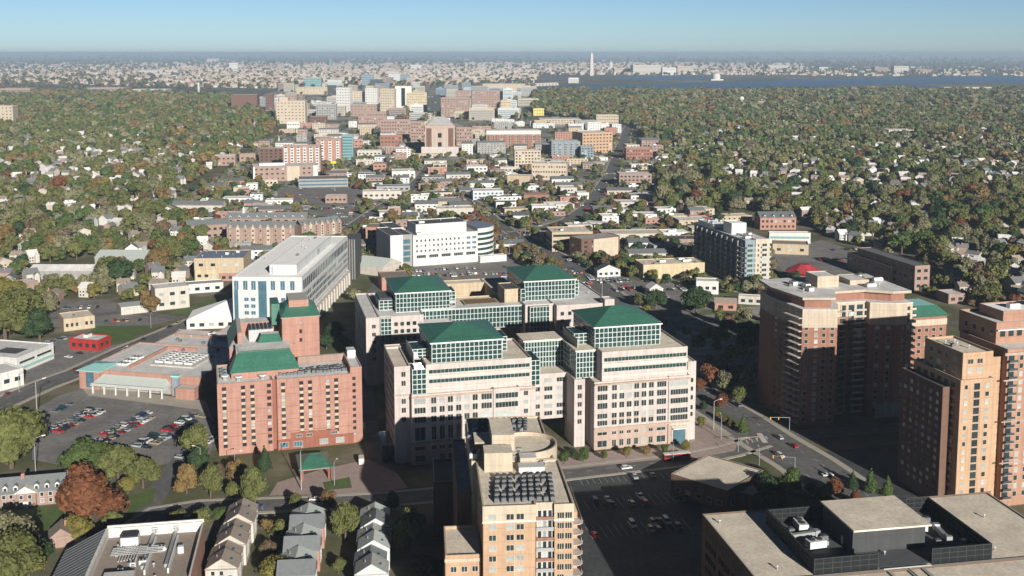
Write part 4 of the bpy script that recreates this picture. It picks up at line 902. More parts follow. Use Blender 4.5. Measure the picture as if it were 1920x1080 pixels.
def ground_mat():
    m=bpy.data.materials.new('ground'); m.use_nodes=True; nt=m.node_tree; n=nt.nodes; L=nt.links; b=n['Principled BSDF']; b.inputs['Roughness'].default_value=.95; b.inputs['Specular IOR Level'].default_value=.1
    tc=n.new('ShaderNodeTexCoord')
    def noise(sc,det=6,rg=.6):
        t=n.new('ShaderNodeTexNoise'); t.inputs['Scale'].default_value=sc; t.inputs['Detail'].default_value=det; t.inputs['Roughness'].default_value=rg; L.new(tc.outputs['Object'],t.inputs['Vector']); return t.outputs[0]
    def ramp(src,stops):
        r=n.new('ShaderNodeValToRGB'); L.new(src,r.inputs[0]); e=r.color_ramp.elements
        while len(e)<len(stops): e.new(.5)
        for i,(p_,c) in enumerate(stops): e[i].position=p_; e[i].color=(*c,1)
        return r.outputs[0]
    near=ramp(noise(.035),[(.3,(.065,.085,.035)),(.5,(.12,.12,.07)),(.62,(.19,.17,.13)),(.75,(.24,.23,.20))])
    farc=ramp(noise(.0022,8,.7),[(.32,(.055,.070,.050)),(.48,(.09,.10,.08)),(.60,(.17,.165,.15)),(.75,(.34,.32,.30))])
    sx=n.new('ShaderNodeSeparateXYZ'); L.new(tc.outputs['Object'],sx.inputs[0])
    mr=n.new('ShaderNodeMapRange'); L.new(sx.outputs[1],mr.inputs[0]); mr.inputs[1].default_value=2500; mr.inputs[2].default_value=6000
    mx=n.new('ShaderNodeMix'); mx.data_type='RGBA'; L.new(mr.outputs[0],mx.inputs[0]); L.new(near,mx.inputs[6]); L.new(farc,mx.inputs[7]); L.new(mx.outputs[2],b.inputs['Base Color'])
    return m
GD=90000
sheet('ground',None,0,ground_mat(),wpoly=[(-GD,-2000),(GD,-2000),(GD,GD),(-GD,GD)])
water=mat('river water',(.028,.115,.26),rough=.55,noise=.15,scale=.004,spec=.35)
sheet('river',[(1000,168.5),(1040,173),(1110,173.5),(1230,173),(1330,170),(1440,164),(1640,158.5),(1780,156),(2000,154.5),(2000,142.5),(1780,143.5),(1640,147),(1440,152),(1330,154.5),(1235,158),(1130,160.5),(1060,162),(1000,163)],.05,water)
sheet('tidal_basin',[(1160,149),(1240,150),(1330,150),(1336,146),(1300,143.6),(1220,143.6),(1150,146)],.05,water)
sheet('lagoon',[(1690,166),(1740,168.5),(1775,168),(1770,161),(1720,159)],.05,water)
dist=sheet('city_pavement',[(340,372),(430,318),(500,262),(560,236),(690,226),(1000,226),(1180,240),(1235,290),(1238,400),(1330,405),(1440,470),(1460,520),(1560,560),(1500,640),(1440,760),(1280,700),(1120,545),(930,530),(650,520),(480,500),(330,470)],.03,CITYM)
sheet('business_district_pavement',[(500,226),(430,205),(500,176),(560,158),(700,152),(800,158),(1000,172),(985,200),(940,226)],.03,CITYM)
R_ROADS=[]
def road(name,pts,w,m=asphalt,z=.08,line=True,walk=0,centre=False):
    W_=[P(*q) for q in pts]; n_=len(W_); Lf=[];Rt=[]
    nrm=[]
    for i in range(n_):
        a=W_[max(0,i-1)]; c=W_[min(n_-1,i+1)]; d=math.dist(a,c); nrm.append((-(c[1]-a[1])/d,(c[0]-a[0])/d))
    off=lambda o:[(p_[0]+n1[0]*o,p_[1]+n1[1]*o) for p_,n1 in zip(W_,nrm)]
    A_,B_=off(w/2),off(-w/2)
    def strip(nm,l,r,z,m,kind='structure',thick=0):
        b=MB()
        for i in range(n_-1):
            q=[l[i],r[i],r[i+1],l[i+1]]
            if sum(q[k][0]*q[(k+1)%4][1]-q[(k+1)%4][0]*q[k][1] for k in range(4))<0: q=q[::-1]
            if thick: b.slab([(x,y,z) for x,y in q],thick,m)
            else: b.face([(x,y,z) for x,y in q],m)
        return tag(link(nm,b.mesh(nm)),kind=kind)
    strip(name,A_,B_,z,m)
    for i in range(n_-1): NOTREE.append([A_[i],B_[i],B_[i+1],A_[i+1]])
    if line:
        b=MB()
        for i in range(n_-1):
            a,c=W_[i],W_[i+1]; D=math.dist(a,c); ux,uy=(c[0]-a[0])/D,(c[1]-a[1])/D; t=0
            while t<D-2:
                for o in ([-w/4,w/4] if w>13 else [0]):
                    cx,cy=a[0]+ux*t-uy*o,a[1]+uy*t+ux*o
                    q=[(cx+uy*.09,cy-ux*.09),(cx+uy*.09+ux*3,cy-ux*.09+uy*3),(cx-uy*.09+ux*3,cy+ux*.09+uy*3),(cx-uy*.09,cy+ux*.09)]
                    b.face([(x,y,z+.02) for x,y in q],paint)
                t+=9
        tag(link('road_marking',b.mesh('road_marking')),kind='structure')
    if walk:
        strip('pavement',off(w/2+walk),off(w/2+.01),.01,conc,thick=.15); strip('pavement',off(-w/2-.01),off(-w/2-walk),.01,conc,thick=.15)
    R_ROADS.append((W_,w))
road('avenue',[(-90,800),(0,758),(80,722),(150,697),(235,657),(320,622),(420,580),(455,562)],15,walk=2.5)
road('avenue',[(560,472),(640,440),(700,398),(760,362),(785,338),(800,318),(812,300)],14,z=.081,walk=2)
road('boulevard',[(1720,1010),(1590,925),(1510,868),(1440,826),(1380,785),(1300,735),(1225,650),(1160,572),(1090,515),(1030,478),(985,452),(962,438)],24,z=.09,walk=3)
road('boulevard',[(962,438),(1010,432),(1070,413),(1105,388),(1128,355),(1145,330),(1156,300),(1165,275),(1174,250),(1180,236)],19,z=.091,walk=2)
road('crossing_street',[(962,438),(930,415),(905,392),(880,372)],11,z=.1,walk=2)
road('front_street',[(240,1000),(300,962),(370,952),(480,948),(600,944),(720,937),(840,926),(960,905),(1060,888),(1180,874),(1290,862),(1370,845),(1425,828)],11,z=.101,walk=2)
road('driveway',[(262,1020),(268,975),(290,930),(318,890),(352,850)],9,z=.11,line=False)
road('driveway',[(745,925),(720,880),(700,830),(690,790)],8,z=.111,line=False)
road('side_street',[(1425,828),(1500,815),(1600,808),(1700,800)],11,z=.112)
road('side_street',[(840,490),(780,500),(720,515),(690,560),(672,640),(690,780)],8,z=.113,line=False)
road('residential_street',[(1236,300),(1330,322),(1450,350),(1600,372),(1780,400),(1950,430)],8,z=.114,line=False)
road('residential_street',[(1500,560),(1600,590),(1760,600),(1960,640)],8,z=.115,line=False)
road('residential_street',[(1186,236),(1190,215),(1196,200)],12,z=.116,line=False)
road('residential_street',[(-40,300),(100,322),(250,345),(335,370)],7,z=.117,line=False)
road('residential_street',[(-40,610),(60,600),(180,590),(240,585),(360,600)],8,z=.118,line=False)
def lot(name,poly,m=asphalt,z=.06): sheet(name,poly,z,m); NOTREE.append([P(*q) for q in poly])
lot('car_park',[(60,862),(62,770),(110,742),(160,728),(372,760),(404,800),(395,850),(325,868),(250,880),(150,880)],asphold)
lot('car_park',[(-60,760),(-60,660),(40,640),(140,630),(200,648),(240,640),(110,700),(20,745)],asphold)
lot('car_park',[(60,610),(90,566),(200,562),(300,590),(330,600),(250,616),(200,612),(150,616)],asphold)
lot('car_park',[(760,530),(770,498),(900,478),(965,486),(1010,520),(960,540)],asphold,z=.07)
lot('car_park',[(1045,1100),(1055,885),(1270,868),(1330,980),(1330,1100)],asphshade,z=.062)
lot('car_park',[(1100,520),(1130,512),(1260,540),(1330,560),(1240,600),(1180,560)],asphold,z=.063)
lot('car_park',[(560,400),(660,385),(680,408),(640,418),(580,414)],asphold,z=.064)
lot('car_park',[(1440,480),(1540,450),(1660,490),(1640,520),(1500,540)],asphold,z=.065)
lot('car_park',[(520,350),(660,352),(740,378),(600,390),(520,372)],asphold,z=.066)
lot('car_park',[(1480,925),(1520,850),(1700,830),(1760,930),(1700,985)],asphshade,z=.067)
lot('plaza',[(1240,858),(1300,770),(1320,778),(1385,826),(1378,846),(1300,860)],paving,z=.12)
lot('pavement',[(150,722),(385,752),(404,795),(372,768),(165,742)],conc,z=.115)
lot('forecourt',[(505,930),(520,905),(560,893),(605,880),(690,862),(745,888),(765,915),(690,925)],paving,z=.119)
lot('forecourt',[(630,905),(690,862),(745,890),(760,915),(690,925),(600,930),(600,905)],paving,z=.12)
lot('forecourt',[(1000,880),(1085,850),(1290,836),(1290,856),(1180,868),(1070,880)],paving,z=.121)
def green(poly,z=.13): tag(sheet('lawn',poly,z,lawn))
green([(150,636),(182,612),(288,610),(240,642),(190,650)]); green([(285,536),(350,522),(400,530),(350,545)]); green([(310,590),(400,560),(440,548),(400,590)]) ; green([(440,880),(505,868),(500,888),(450,905)]); green([(605,905),(655,895),(660,915),(610,920)])
green([(1340,612),(1430,600),(1440,615),(1350,630)]); green([(240,935),(262,925),(292,915),(286,945),(255,958),(238,968)]); green([(1335,760),(1350,768),(1408,808),(1395,812),(1340,775)],.14); green([(960,468),(1000,462),(1010,478),(975,482)],.14)
green([(-50,950),(130,950),(140,990),(-50,1000)],.05)
NOTREE.append([P(*q) for q in [(55,496),(300,478),(310,512),(190,520),(185,540),(60,545)]])
# crossings and turn arrow
b=MB()
for t in range(7):
    x,y=P(1290+0*t,0) if 0 else P(1383+9*t,833-2*t); b.box(x-.3,x+.3,y-2,y+2,.13,.14,paint)
x,y=P(1432,826); b.box(x-1.2,x+1.2,y-3,y+9,.125,.135,paint)
tag(link('road_marking',b.mesh('road_marking')),kind='structure')
# parking stripes
b=MB()
def stripes(c,ang,n_,w=2.6,l=5,rows=1):
    ca,sa=math.cos(math.radians(ang)),math.sin(math.radians(ang))
    for i in range(n_+1):
        q=[(i*w-.06,-l),(i*w+.06,-l),(i*w+.06,l),(i*w-.06,l)]
        b.face([(c[0]+x*ca-y*sa,c[1]+x*sa+y*ca,.135) for x,y in q],paint)
ROWS=[((95,812),72,12,2),((178,832),72,16,2),((262,842),72,17,2),((335,862),72,10,1)]
for (q,a,n_,r) in ROWS: stripes(P(*q),a,n_,l=5 if r==2 else 2.5)
for (q,a,n_,r) in (((1090,905),12,16,1),((1100,948),12,15,2),((1105,1000),12,14,2)): stripes(P(*q),a,n_,l=5 if r==2 else 2.5)
tag(link('parking_marking',b.mesh('parking_marking')),kind='structure')
# ================================================================== row houses and the foreground buildings
def rowhouse_long():
    b=Bld('row_house','long grey roofed brick and white row house with arched dormers and white pediment','house',P(-60,960),14,land='pedimented row house')
    w=(P(122,960)[0]-P(-60,960)[0])/math.cos(math.radians(14)); b.tier(0,w,0,10,0,5.6,rose,r_slate,0)
    b.p('roof').gable(0,w,0,10,5.85,4.2,r_slate,rose,'x',ov=.5)
    D=MB(); D.box(-.8,.8,0,2.4,0,1.7,white); D.box(-.5,.5,-.06,-.001,.3,1.4,glass); D.gable(-.8,.8,0,2.4,1.7,.7,r_slate,white,'y',ov=.12)
    for i in range(10): 
        if i not in (5,): b.item('dormer',D,(2+w*i/10.2,.5,6.1))
    c=w*.545; b.box('portico',c-3.6,c+3.6,-1.6,-.01,0,5.8,rose); b.p('pediment').gable(c-4,c+4,-2,1.4,5.85,2.6,white,white,'y',ov=.2)
    for z in (1.8,4.3): b.win('F',0,1,c-4,6,z-.9,z+.9,1,1.1,1.4,fm=white); b.win('F',0,c+4,w-1,4,z-.9,z+.9,1,1.1,1.4,fm=white); b.win('F',-1.6,c-3,c+3,2,z-.9,z+.9,1,1.1,1.4,fm=white)
    for x in (w*.5,w*.94): b.box('chimney',x-.6,x+.6,4,5.4,8.5,11.4,salmon)
    b.box('door_case',c-.9,c+.9,-1.9,-1.61,0,2.6,white); b.build()
rowhouse_long()
def machinery_building():
    o=P(250,1045); b=Bld('utility_building','flat roofed building with white inner parapet, ducts and rooftop machinery, bottom left','utility building',(-127.8,305),10,land='machinery roof building')
    W0,D0=31,38; b.p('wall').box(0,W0,0,D0,0,10,salmon); b.foot(-14,W0,0,D0)
    b.box('roof',.5,W0-.5,.5,D0-.5,10,10.15,r_brown)
    q=b.p('parapet'); q.box(0,W0,D0-.5,D0,10,14,white); q.box(W0-.6,W0,0,D0-.51,10,13,salmon,white); q.box(0,.5,0,D0-.51,10,13,white)
    q.box(.51,W0-.61,D0-1.2,D0-.51,10.16,13.4,white)
    b.p('metal_roof').face([(-13,0,7.5),(-.01,0,14),(-.01,D0-2,14),(-13,D0-2,7.5)],r_slate); b.p('metal_roof').face([(-.01,0,14),(.5,0,13),(.5,D0-2,13),(-.01,D0-2,14)],white)
    for i in range(15): b.p('roof_seam').slab([(-13,i*2.5,7.52),(-13,i*2.5+.1,7.52),(-.05,i*2.5+.1,14.02),(-.05,i*2.5,14.02)],.12,r_slate)
    b.p('wall').prism([(-12.9,.1),(-.05,.1),(-.05,D0-2.1),(-12.9,D0-2.1)],0,7.4,offwhite)
    b.p('wall').face([(-13,D0-2,7.4),(-.01,D0-2,7.4),(-.01,D0-2,14)],offwhite)
    r=random.Random(8)
    for x in (15,22): 
        for k in range(4): b.items.append(('vent_grille',HV[3],(x+.8*(k%2),D0-2.2-.2*(k//2),11+.9*(k//2)),0,(1.5,.5,.8)))
        b.box('duct',x-.5,x+.5,12,D0-3,10.2,11.3,metal); b.box('duct',x+1,x+1.5,8,D0-6,10.2,11.8,mwhite)
    for i in range(7): b.box('pipe',7+.9*i,7.25+.9*i,16,29-.6*i,11.2+.1*i,11.5+.1*i,mwhite)
    for i in range(5): b.box('pipe',4,20,20+1.2*i,20.2+1.2*i,11.6,11.85,metal)
    b.box('cooling_tower',6,11.5,27,31,10.2,14,mwhite); b.box('cooling_tower',6.3,11.2,27.2,30.8,14.01,14.4,mdark)
    for i in range(24): b.item(('condenser_unit','vent','duct','air_handler')[i%4],(HV[0],HV[3],HV[2],HV[1])[i%4],(r.uniform(3,20),r.uniform(3,28),10.2),r.choice((0,1.57)),(.9,.9,.9) if i%4<2 else (.55,.7,.8))
    b.box('tank',24.5,26.3,21,22.6,10.2,12.4,mwhite); b.box('penthouse',5,14,1,6,10.2,13,offwhite,white)
    b.build()
machinery_building()
def terrace(label,xc,ys,wpx,n_,roofs,walls,seed,ang=14,group='terraces of town houses by the lower edge'):
    """a row of joined town houses running towards the camera; each house is a thing of its own"""
    r=random.Random(seed)
    X0,Y0=P(xc-wpx/2,ys)
    w=abs(P(xc+wpx/2,ys)[0]-X0); st=8.2
    names=['farthest','second farthest','middle','second nearest','nearest'] if n_==5 else ['farthest','second farthest','third farthest','second nearest','nearest','last'][:n_]
    for i in range(n_):
        rm=roofs[i%len(roofs)]; wm=walls[i%len(walls)]
        oy=Y0-(i+1)*st; ox=X0+(i+1)*st*math.sin(math.radians(ang))*.35+(.8 if i%2 else 0)
        b=Bld('town_house',f'{names[i]} house of the {label}','town house',(ox,oy),5,group)
        h=6.6+(.8 if i%2 else 0)-.1*i; b.tier(0,w,0,st-.06,0,h,wm,rm,0)
        b.p('roof').gable(0,w,0,st-.06,h+.26,3.2 if i%2 else 2.7,rm,wm,'x' if seed==2 and i%2 else 'y',ov=.14)
        b.box('skylight',w*.72,w*.8,2.4,3.6,h+1.0,h+2.2,glassb)
        b.win('F',0,1,w-1,3,2,h-.5,3,1.1,1.4,fm=white); b.win('R',w,1.5,st-1.5,2,2,h-.5,3,1.1,1.4,fm=white)
        b.p('vent_pipe').cyl(w*.3,4,.15,h+.5,h+3.2,metal,6)
        b.build()
terrace('grey brown gabled terrace, left of three',458,982,52,6,(r_brown,r_brown),(beige,offwhite),1)
terrace('white and grey green roofed terrace, middle of three',580,992,62,6,(r_pale,r_slate),(white,salmon),2)
terrace('white and pale roofed terrace, right of three',704,990,54,6,(r_pale,r_slate,r_grey),(white,whitecool),3)
def small_house():
    b=Bld('cottage','small grey roofed cottage with white shed between trees, bottom left','house',P(92,1030),20); b.tier(0,8,0,8,0,3.4,rose,r_brown,0); b.p('roof').gable(0,8,0,8,3.6,3.2,r_brown,rose,'y'); b.box('shed',8.2,12,-2,3,0,2.6,white,r_pale); b.box('chimney',5,5.8,4,4.8,5,8,salmon); b.build()
small_house()
# ================================================================== scattered houses
def pip(x,y,poly):
    c=False; j=len(poly)-1
    for i in range(len(poly)):
        xi,yi=poly[i];xj,yj=poly[j]
        if (yi>y)!=(yj>y) and x<(xj-xi)*(y-yi)/(yj-yi)+xi: c=not c
        j=i
    return c
def bb(poly): xs=[p_[0] for p_ in poly]; ys=[p_[1] for p_ in poly]; return (min(xs),max(xs),min(ys),max(ys),poly)
FB=[bb(p_) for p_ in FOOT]; NB=[bb(p_) for p_ in NOTREE]
def hits(x,y,L_,m=0): return any(a-m<x<b_+m and c-m<y<d+m and (pip(x,y,p_) if m==0 else True) for a,b_,c,d,p_ in L_)
LEFTW=[(-60,176),(440,186),(520,236),(480,272),(430,300),(395,320),(330,365),(325,400),(350,430),(420,462),(440,480),(360,478),(350,500),(330,535),(240,560),(90,560),(40,600),(-60,640)]
RIGHTW=[(1000,178),(1330,177),(1700,175),(1980,177),(1980,600),(1800,575),(1750,485),(1620,468),(1545,440),(1500,410),(1410,395),(1330,405),(1245,395),(1236,330),(1232,290),(1190,236),(1060,222),(1000,212)]
CITYP=[(340,372),(430,318),(500,262),(560,236),(690,226),(1000,226),(1180,240),(1235,290),(1238,400),(1330,405),(1440,470),(1460,520),(1440,560),(1100,545),(930,530),(650,520),(480,500),(330,470)]
SKYP=[(500,226),(430,205),(500,176),(560,158),(700,152),(800,158),(985,172),(985,200),(940,226)]
HOUSEP=[]
def house_parts(b_wall,b_roof,w,d,h,rh,wm,rm,axis,z=0):
    b_wall.box(0,w,0,d,0,h,wm); b_roof.gable(0,w,0,d,h,rh,rm,None,axis,ov=.4)
    if axis=='x': ym=d/2; b_wall.face([(0,0,h),(0,ym,h+rh-.05),(0,d,h)],wm); b_wall.face([(w,0,h),(w,d,h),(w,ym,h+rh-.05)],wm)
    else: xm=w/2; b_wall.face([(0,0,h),(w,0,h),(xm,0,h+rh-.05)],wm); b_wall.face([(0,d,h),(xm,d,h+rh-.05),(w,d,h)],wm)
HV_=[]      # house variants: (wall mesh, roof mesh, chimney mesh, window mesh positions, description)
WN={beige:'beige',greyw:'grey',white:'white',offwhite:'off white',rose:'brick',cream:'cream',whitecool:'pale grey',salmon:'salmon brick',yellowt:'tan'}
RN={r_slate:'grey roof',r_brown:'brown roof',r_lt:'pale roof',r_dk:'dark roof'}
rh_=random.Random(11)
for wm in (offwhite,white,offwhite,rose,whitecool,beige,offwhite,greyw):
    for rm in (r_slate,r_brown,r_lt):
        w=rh_.uniform(8,12); d=rh_.uniform(8,11); h=rh_.uniform(5.2,7.4); ax=rh_.choice('xy'); rr=rh_.uniform(2.4,3.8)
        bw,br=MB(),MB(); house_parts(bw,br,w,d,h,rr,wm,rm,ax)
        k=rh_.random()
        if k<.5:      # cross wing
            bw.box(w*.55,w*.95,-2.6,-.001,0,h-.8,wm); xm=w*.75; br.gable(w*.55,w*.95,-2.6,1.5,h-.8,1.9,rm,None,'y',ov=.3); bw.face([(w*.55,-2.6,h-.8),(w*.95,-2.6,h-.8),(xm,-2.6,h+1)],wm)
        bc=MB(); bc.box(w*.2,w*.2+.8,d*.5,d*.5+.8,h,h+rr+1,salmon)
        wi=MB()
        for x in (w*.16,w*.4): 
            for z in (1.7,4.0): wi.box(x-.5,x+.5,-.06,-.002,z-.6,z+.6,glass)
        wis=wi.mesh('window')
        HV_.append((bw.mesh('wall'),br.mesh('roof'),bc.mesh('chimney'),(w,d,h),WN[wm]+' house with '+RN[rm],bw,br))
HW=MB(); HW.box(-.7,.7,-.1,.2,-.8,.8,white); HW.box(-.55,.55,-.12,-.101,-.65,.65,glass); HWM=HW.mesh('window')
cand=[]
def sample(poly,n_,ymin=0):
    xs=[p_[0] for p_ in poly]; ys=[p_[1] for p_ in poly]; out=0
    while out<n_:
        x=rh_.uniform(min(xs),max(xs)); y=rh_.uniform(max(ymin,min(ys)),max(ys))
        if pip(x,y,poly): out+=1; yield x,y
GRID={}
def free(X,Y,rad):
    gx,gy=int(X//30),int(Y//30)
    for i in (-1,0,1):
        for j in (-1,0,1):
            for (a,c,r_) in GRID.get((gx+i,gy+j),()):
                if (a-X)**2+(c-Y)**2<(r_+rad)**2: return False
    return True
def occupy(X,Y,rad): GRID.setdefault((int(X//30),int(Y//30)),[]).append((X,Y,rad))
FARL=[(-60,190),(440,196),(515,240),(470,275),(420,305),(330,350),(-60,350)]; FARR=[(1010,200),(1330,180),(1980,180),(1980,380),(1240,330),(1236,290),(1190,240)]
for poly,n_ in ((LEFTW,400),(RIGHTW,560),(FARL,480),(FARR,780)):
    for x,y in sample(poly,n_,178):
        X,Y=P(x,y)
        if hits(X,Y,FB,8) or hits(X,Y,NB,0) or not free(X,Y,8): continue
        occupy(X,Y,8); cand.append((X,Y,x,y))
cand.sort(key=lambda c:c[1])
HG={}
for c in cand: HG.setdefault((int(c[0]//20),int(c[1]//60)),[]).append(c)
def infront(X,Y):
    gx,gy=int(X//20),int(Y//60)
    for i in (-1,0,1):
        for j in (0,1):
            for c in HG.get((gx+i,gy+j),()):
                if 0<c[1]-Y<48 and abs(c[0]+4-X*c[1]/Y)<8: return True
    return False
ANGH=[0,14,14,-20,40,-8]
for i,(X,Y,x,y) in enumerate(cand[:290]):
    v=HV_[rh_.randrange(len(HV_))]; a=math.radians(rh_.choice(ANGH)+rh_.choice((0,90,0)))
    o=link('house',None,None,(X,Y,0),(0,0,a)); tag(o,None,'house','houses in the wooded suburbs'); REG.append((o,'@'+v[4]))
    link('wall',v[0],o); ro=link('roof',v[1],o); link('chimney',v[2],ro)
    if i<150:
        w,d,h=v[3]
        for fx in (.16,.4): 
            for z in (1.7,4.0): link('window',HWM,o,(w*fx,0,z))
m=MB()
for (X,Y,x,y) in cand[290:]:
    v=HV_[rh_.randrange(len(HV_))]; a=math.radians(rh_.choice(ANGH)+rh_.choice((0,90))); c_,s_=math.cos(a),math.sin(a)
    for q in (v[5],v[6]):
        k=len(m.v); m.v+=[(X+px_*c_-py_*s_,Y+px_*s_+py_*c_,pz_) for px_,py_,pz_ in q.v]; mm=[m.mi(t) for t in q.ms]
        m.f+=[tuple(k+t for t in f) for f in q.f]; m.m+=[mm[t] for t in q.m]
tag(link('far_suburb_houses',m.mesh('far_suburb_houses')),kind='stuff'); print('houses',len(cand))
# ---- filler commercial blocks inside the city area
cnt=0
fw=[offwhite,white,rose,beige,greyw,tanw,whitecool,salmon]; fr=[r_lt,r_grey,r_tan,r_dk,r_wht,r_lt]
FN={offwhite:'off white',white:'white',rose:'brick',beige:'beige',greyw:'grey',tanw:'tan',whitecool:'pale grey',salmon:'salmon brick'}
RNN={r_lt:'pale',r_grey:'grey',r_tan:'tan',r_dk:'dark',r_wht:'white'}
for x,y in sample(CITYP,3200):
    if cnt>=235: break
    if y>520: continue
    X,Y=P(x,y); w=rh_.uniform(13,36)*(1 if y>300 else 1.4); d=rh_.uniform(11,24); a=rh_.choice((4,8,12))
    rad=math.hypot(w,d)/2
    if hits(X+w/2,Y+d/2,FB,rad*.8) or hits(X,Y,NB,0) or hits(X+w,Y,NB,0) or hits(X+w/2,Y+d,NB,0) or not free(X+w/2,Y+d/2,rad*.8): continue
    occupy(X+w/2,Y+d/2,rad*.8); cnt+=1
    wm=rh_.choice(fw); rm=rh_.choice(fr); h=rh_.choice((4,4.5,5,7,8)) if y>300 else rh_.choice((6,10,14,18))
    b=Bld('commercial_building','@'+FN[wm]+' box building with '+RNN[rm]+' roof','commercial building',(X,Y),a,'small commercial buildings of the centre')
    b.tier(0,w,0,d,0,h,wm,rm,.5)
    n_=max(2,int(w/5)); b.win('F',0,.5,w-.5,n_,.2,h-.2,max(1,int(h/3.5)),1.9,1.5,fm=wm)
    if rh_.random()<.25: b.p('roof').gable(0,w,0,d,h+.6,2.6,r_slate,wm,'x')
    else: scatter_units(b,0,w,0,d,h,rh_.randrange(1,4),(0,1,3),cnt)
    b.build()
print('fill',cnt)
# ---- skyline fillers
cnt=0
for x,y in sample(SKYP,400):
    if cnt>=75: break
    X,Y=P(x,y); w=rh_.uniform(25,70); d=rh_.uniform(20,45); h=rh_.uniform(10,30) if y>190 else rh_.uniform(14,46)
    if hits(X+w/2,Y+d/2,FB,w*.5) or not free(X+w/2,Y,w*.4): continue
    occupy(X+w/2,Y,w*.4); cnt+=1; wm=rh_.choice([cream,white,rose,beige,whitecool,greyw,offwhite,bluegrey]); nm={cream:'cream',bluegrey:'blue grey'}.get(wm) or FN[wm]
    b=Bld('tower_block','@'+nm+' block','tower block',(X,Y),rh_.choice((2,4,-10)),'tower blocks of the distant business districts')
    b.tier(0,w,0,d,0,h,wm,r_lt,.8); 
    if rh_.random()<.5: b.tier(w*.3,w*.6,d*.2,d*.8,h,h+4,wm,r_lt,0)
    for k in range(int(h/5)): b.win('F',0,1,w-1,1,3+5*k-1,3+5*k+1,1,w-4,2,fm=wm,blind=0,gm=glassb)
    b.build()
# ---- far city as one mass (thousands of tiny blocks)
def in_far(x,y):
    if y<117: return x>150 and RNG.random()<.03
    if x<1000: 
        if y<166-(.02*abs(x-500)): return RNG.random()<(.9 if 350<x<1000 else .55)*(1 if y>122 else .5)
        return False
    if y>150: return False
    if 1500<x: return y>126 and RNG.random()<.14 and y<143
    return 118<y<141 and RNG.random()<(.8 if y<136 else .35)
m=MB(); FW=[offwhite,beige,stonelt,rose,beige,rose,pinkd,beige,pink]; n_=0; tall=[]
while n_<8000:
    x=RNG.uniform(-40,1960); y=RNG.uniform(106,168)
    if not in_far(x,y): continue
    X,Y=P(x,y); s_=Y/7000; w=RNG.uniform(10,40)*max(1,s_); d=RNG.uniform(14,30); h=RNG.uniform(6,18)*(1.3 if 300<x<1300 else .9); wm=FW[RNG.integers(0,len(FW))]
    n_+=1; m.box(X,X+w,Y,Y+d,0,h,wm,r_lt if RNG.random()<.6 else r_grey)
    m.box(X+w*.3,X+w*.55,Y+d*.3,Y+d*.7,h,h+3,wm)
tag(link('far_city_blocks',m.mesh('far_city_blocks')),kind='stuff')
# named larger far buildings
for i,(xl,xr,yt,yb,wm,nm) in enumerate([(262,332,131,139,offwhite,'long white stadium like block on the far left'),(388,410,110,119,offwhite,'pale cathedral like building on the far left ridge'),(618,622,112,128,tealw,'thin dark green spire like tower'),(1187,1240,122,140,offwhite,'large white stepped museum like block right of the domed legislature'),(1242,1268,127,141,white,'white block right of the stepped museum like block'),(1270,1300,124,138,beige,'beige block left of the domed memorial'),(1152,1184,128,139,beige,'low pale block right of the obelisk'),(1440,1480,122,130,offwhite,'long white block on the far right shore'),(1536,1552,126,134,white,'small white block farther right on the shore'),(1640,1666,126,135,rose,'rose block pair on the far shore'),(1676,1704,124,136,offwhite,'white ribbed block pair on the far shore'),(1717,1750,130,136,rose,'low pinkish block on the far shore'),(1655,1660,99,107,white,'tiny white tower on the right horizon'),(430,446,118,134,white,'white block left of the skyline'),(770,790,122,132,white,'pale far block above the skyline centre'),(0,56,166,184,rose,'large rose brick complex at the far left'),(160,230,165,176,rose,'long rose brick complex left of the white shaft'),(242,310,168,176,offwhite,'long white low hall with pale roof, far left'),(371,374,155,176,white,'thin white shaft above the far left halls'),(1132,1150,183,190,offwhite,'low white block in the wood beyond the boulevard'),(1420,1436,190,206,rose,'rose houses block right of the water tower')]):
    F_(nm,xl,xr,yt,yb,wm,(0,2 if yb-yt>6 else 0),3,cat='distant building')
# ================================================================== vehicles
CARC={n:mat('car paint '+n,c,rough=.28,noise=0,spec=.6) for n,c in {'white':(.58,.58,.58),'silver':(.33,.35,.37),'grey':(.13,.14,.15),'black':(.012,.013,.015),'red':(.36,.02,.02),'dark blue':(.02,.04,.12),'dark green':(.02,.07,.05),'tan':(.30,.24,.16),'dark red':(.14,.012,.02)}.items()}
tyre=mat('tyre rubber',(.015,.015,.015),noise=0); rim=mat('wheel rim',(.3,.3,.3),noise=0,rough=.4); lampm=mat('lamp lens',(.6,.55,.5),noise=0,rough=.2)
def prof(b,pts,y0,y1,m,inset=0):
    n_=len(pts);k=len(b.v); b.v+=[(x,y0,z) for x,z in pts]+[(x,y1,z) for x,z in pts]; a=b.mi(m)
    for i in range(n_): j=(i+1)%n_; b.f.append((k+i,k+j,k+n_+j,k+n_+i)[::-1]); b.m.append(a)
    b.f.append(tuple(range(k,k+n_))); b.m.append(a); b.f.append(tuple(range(k+2*n_-1,k+n_-1,-1))); b.m.append(a)
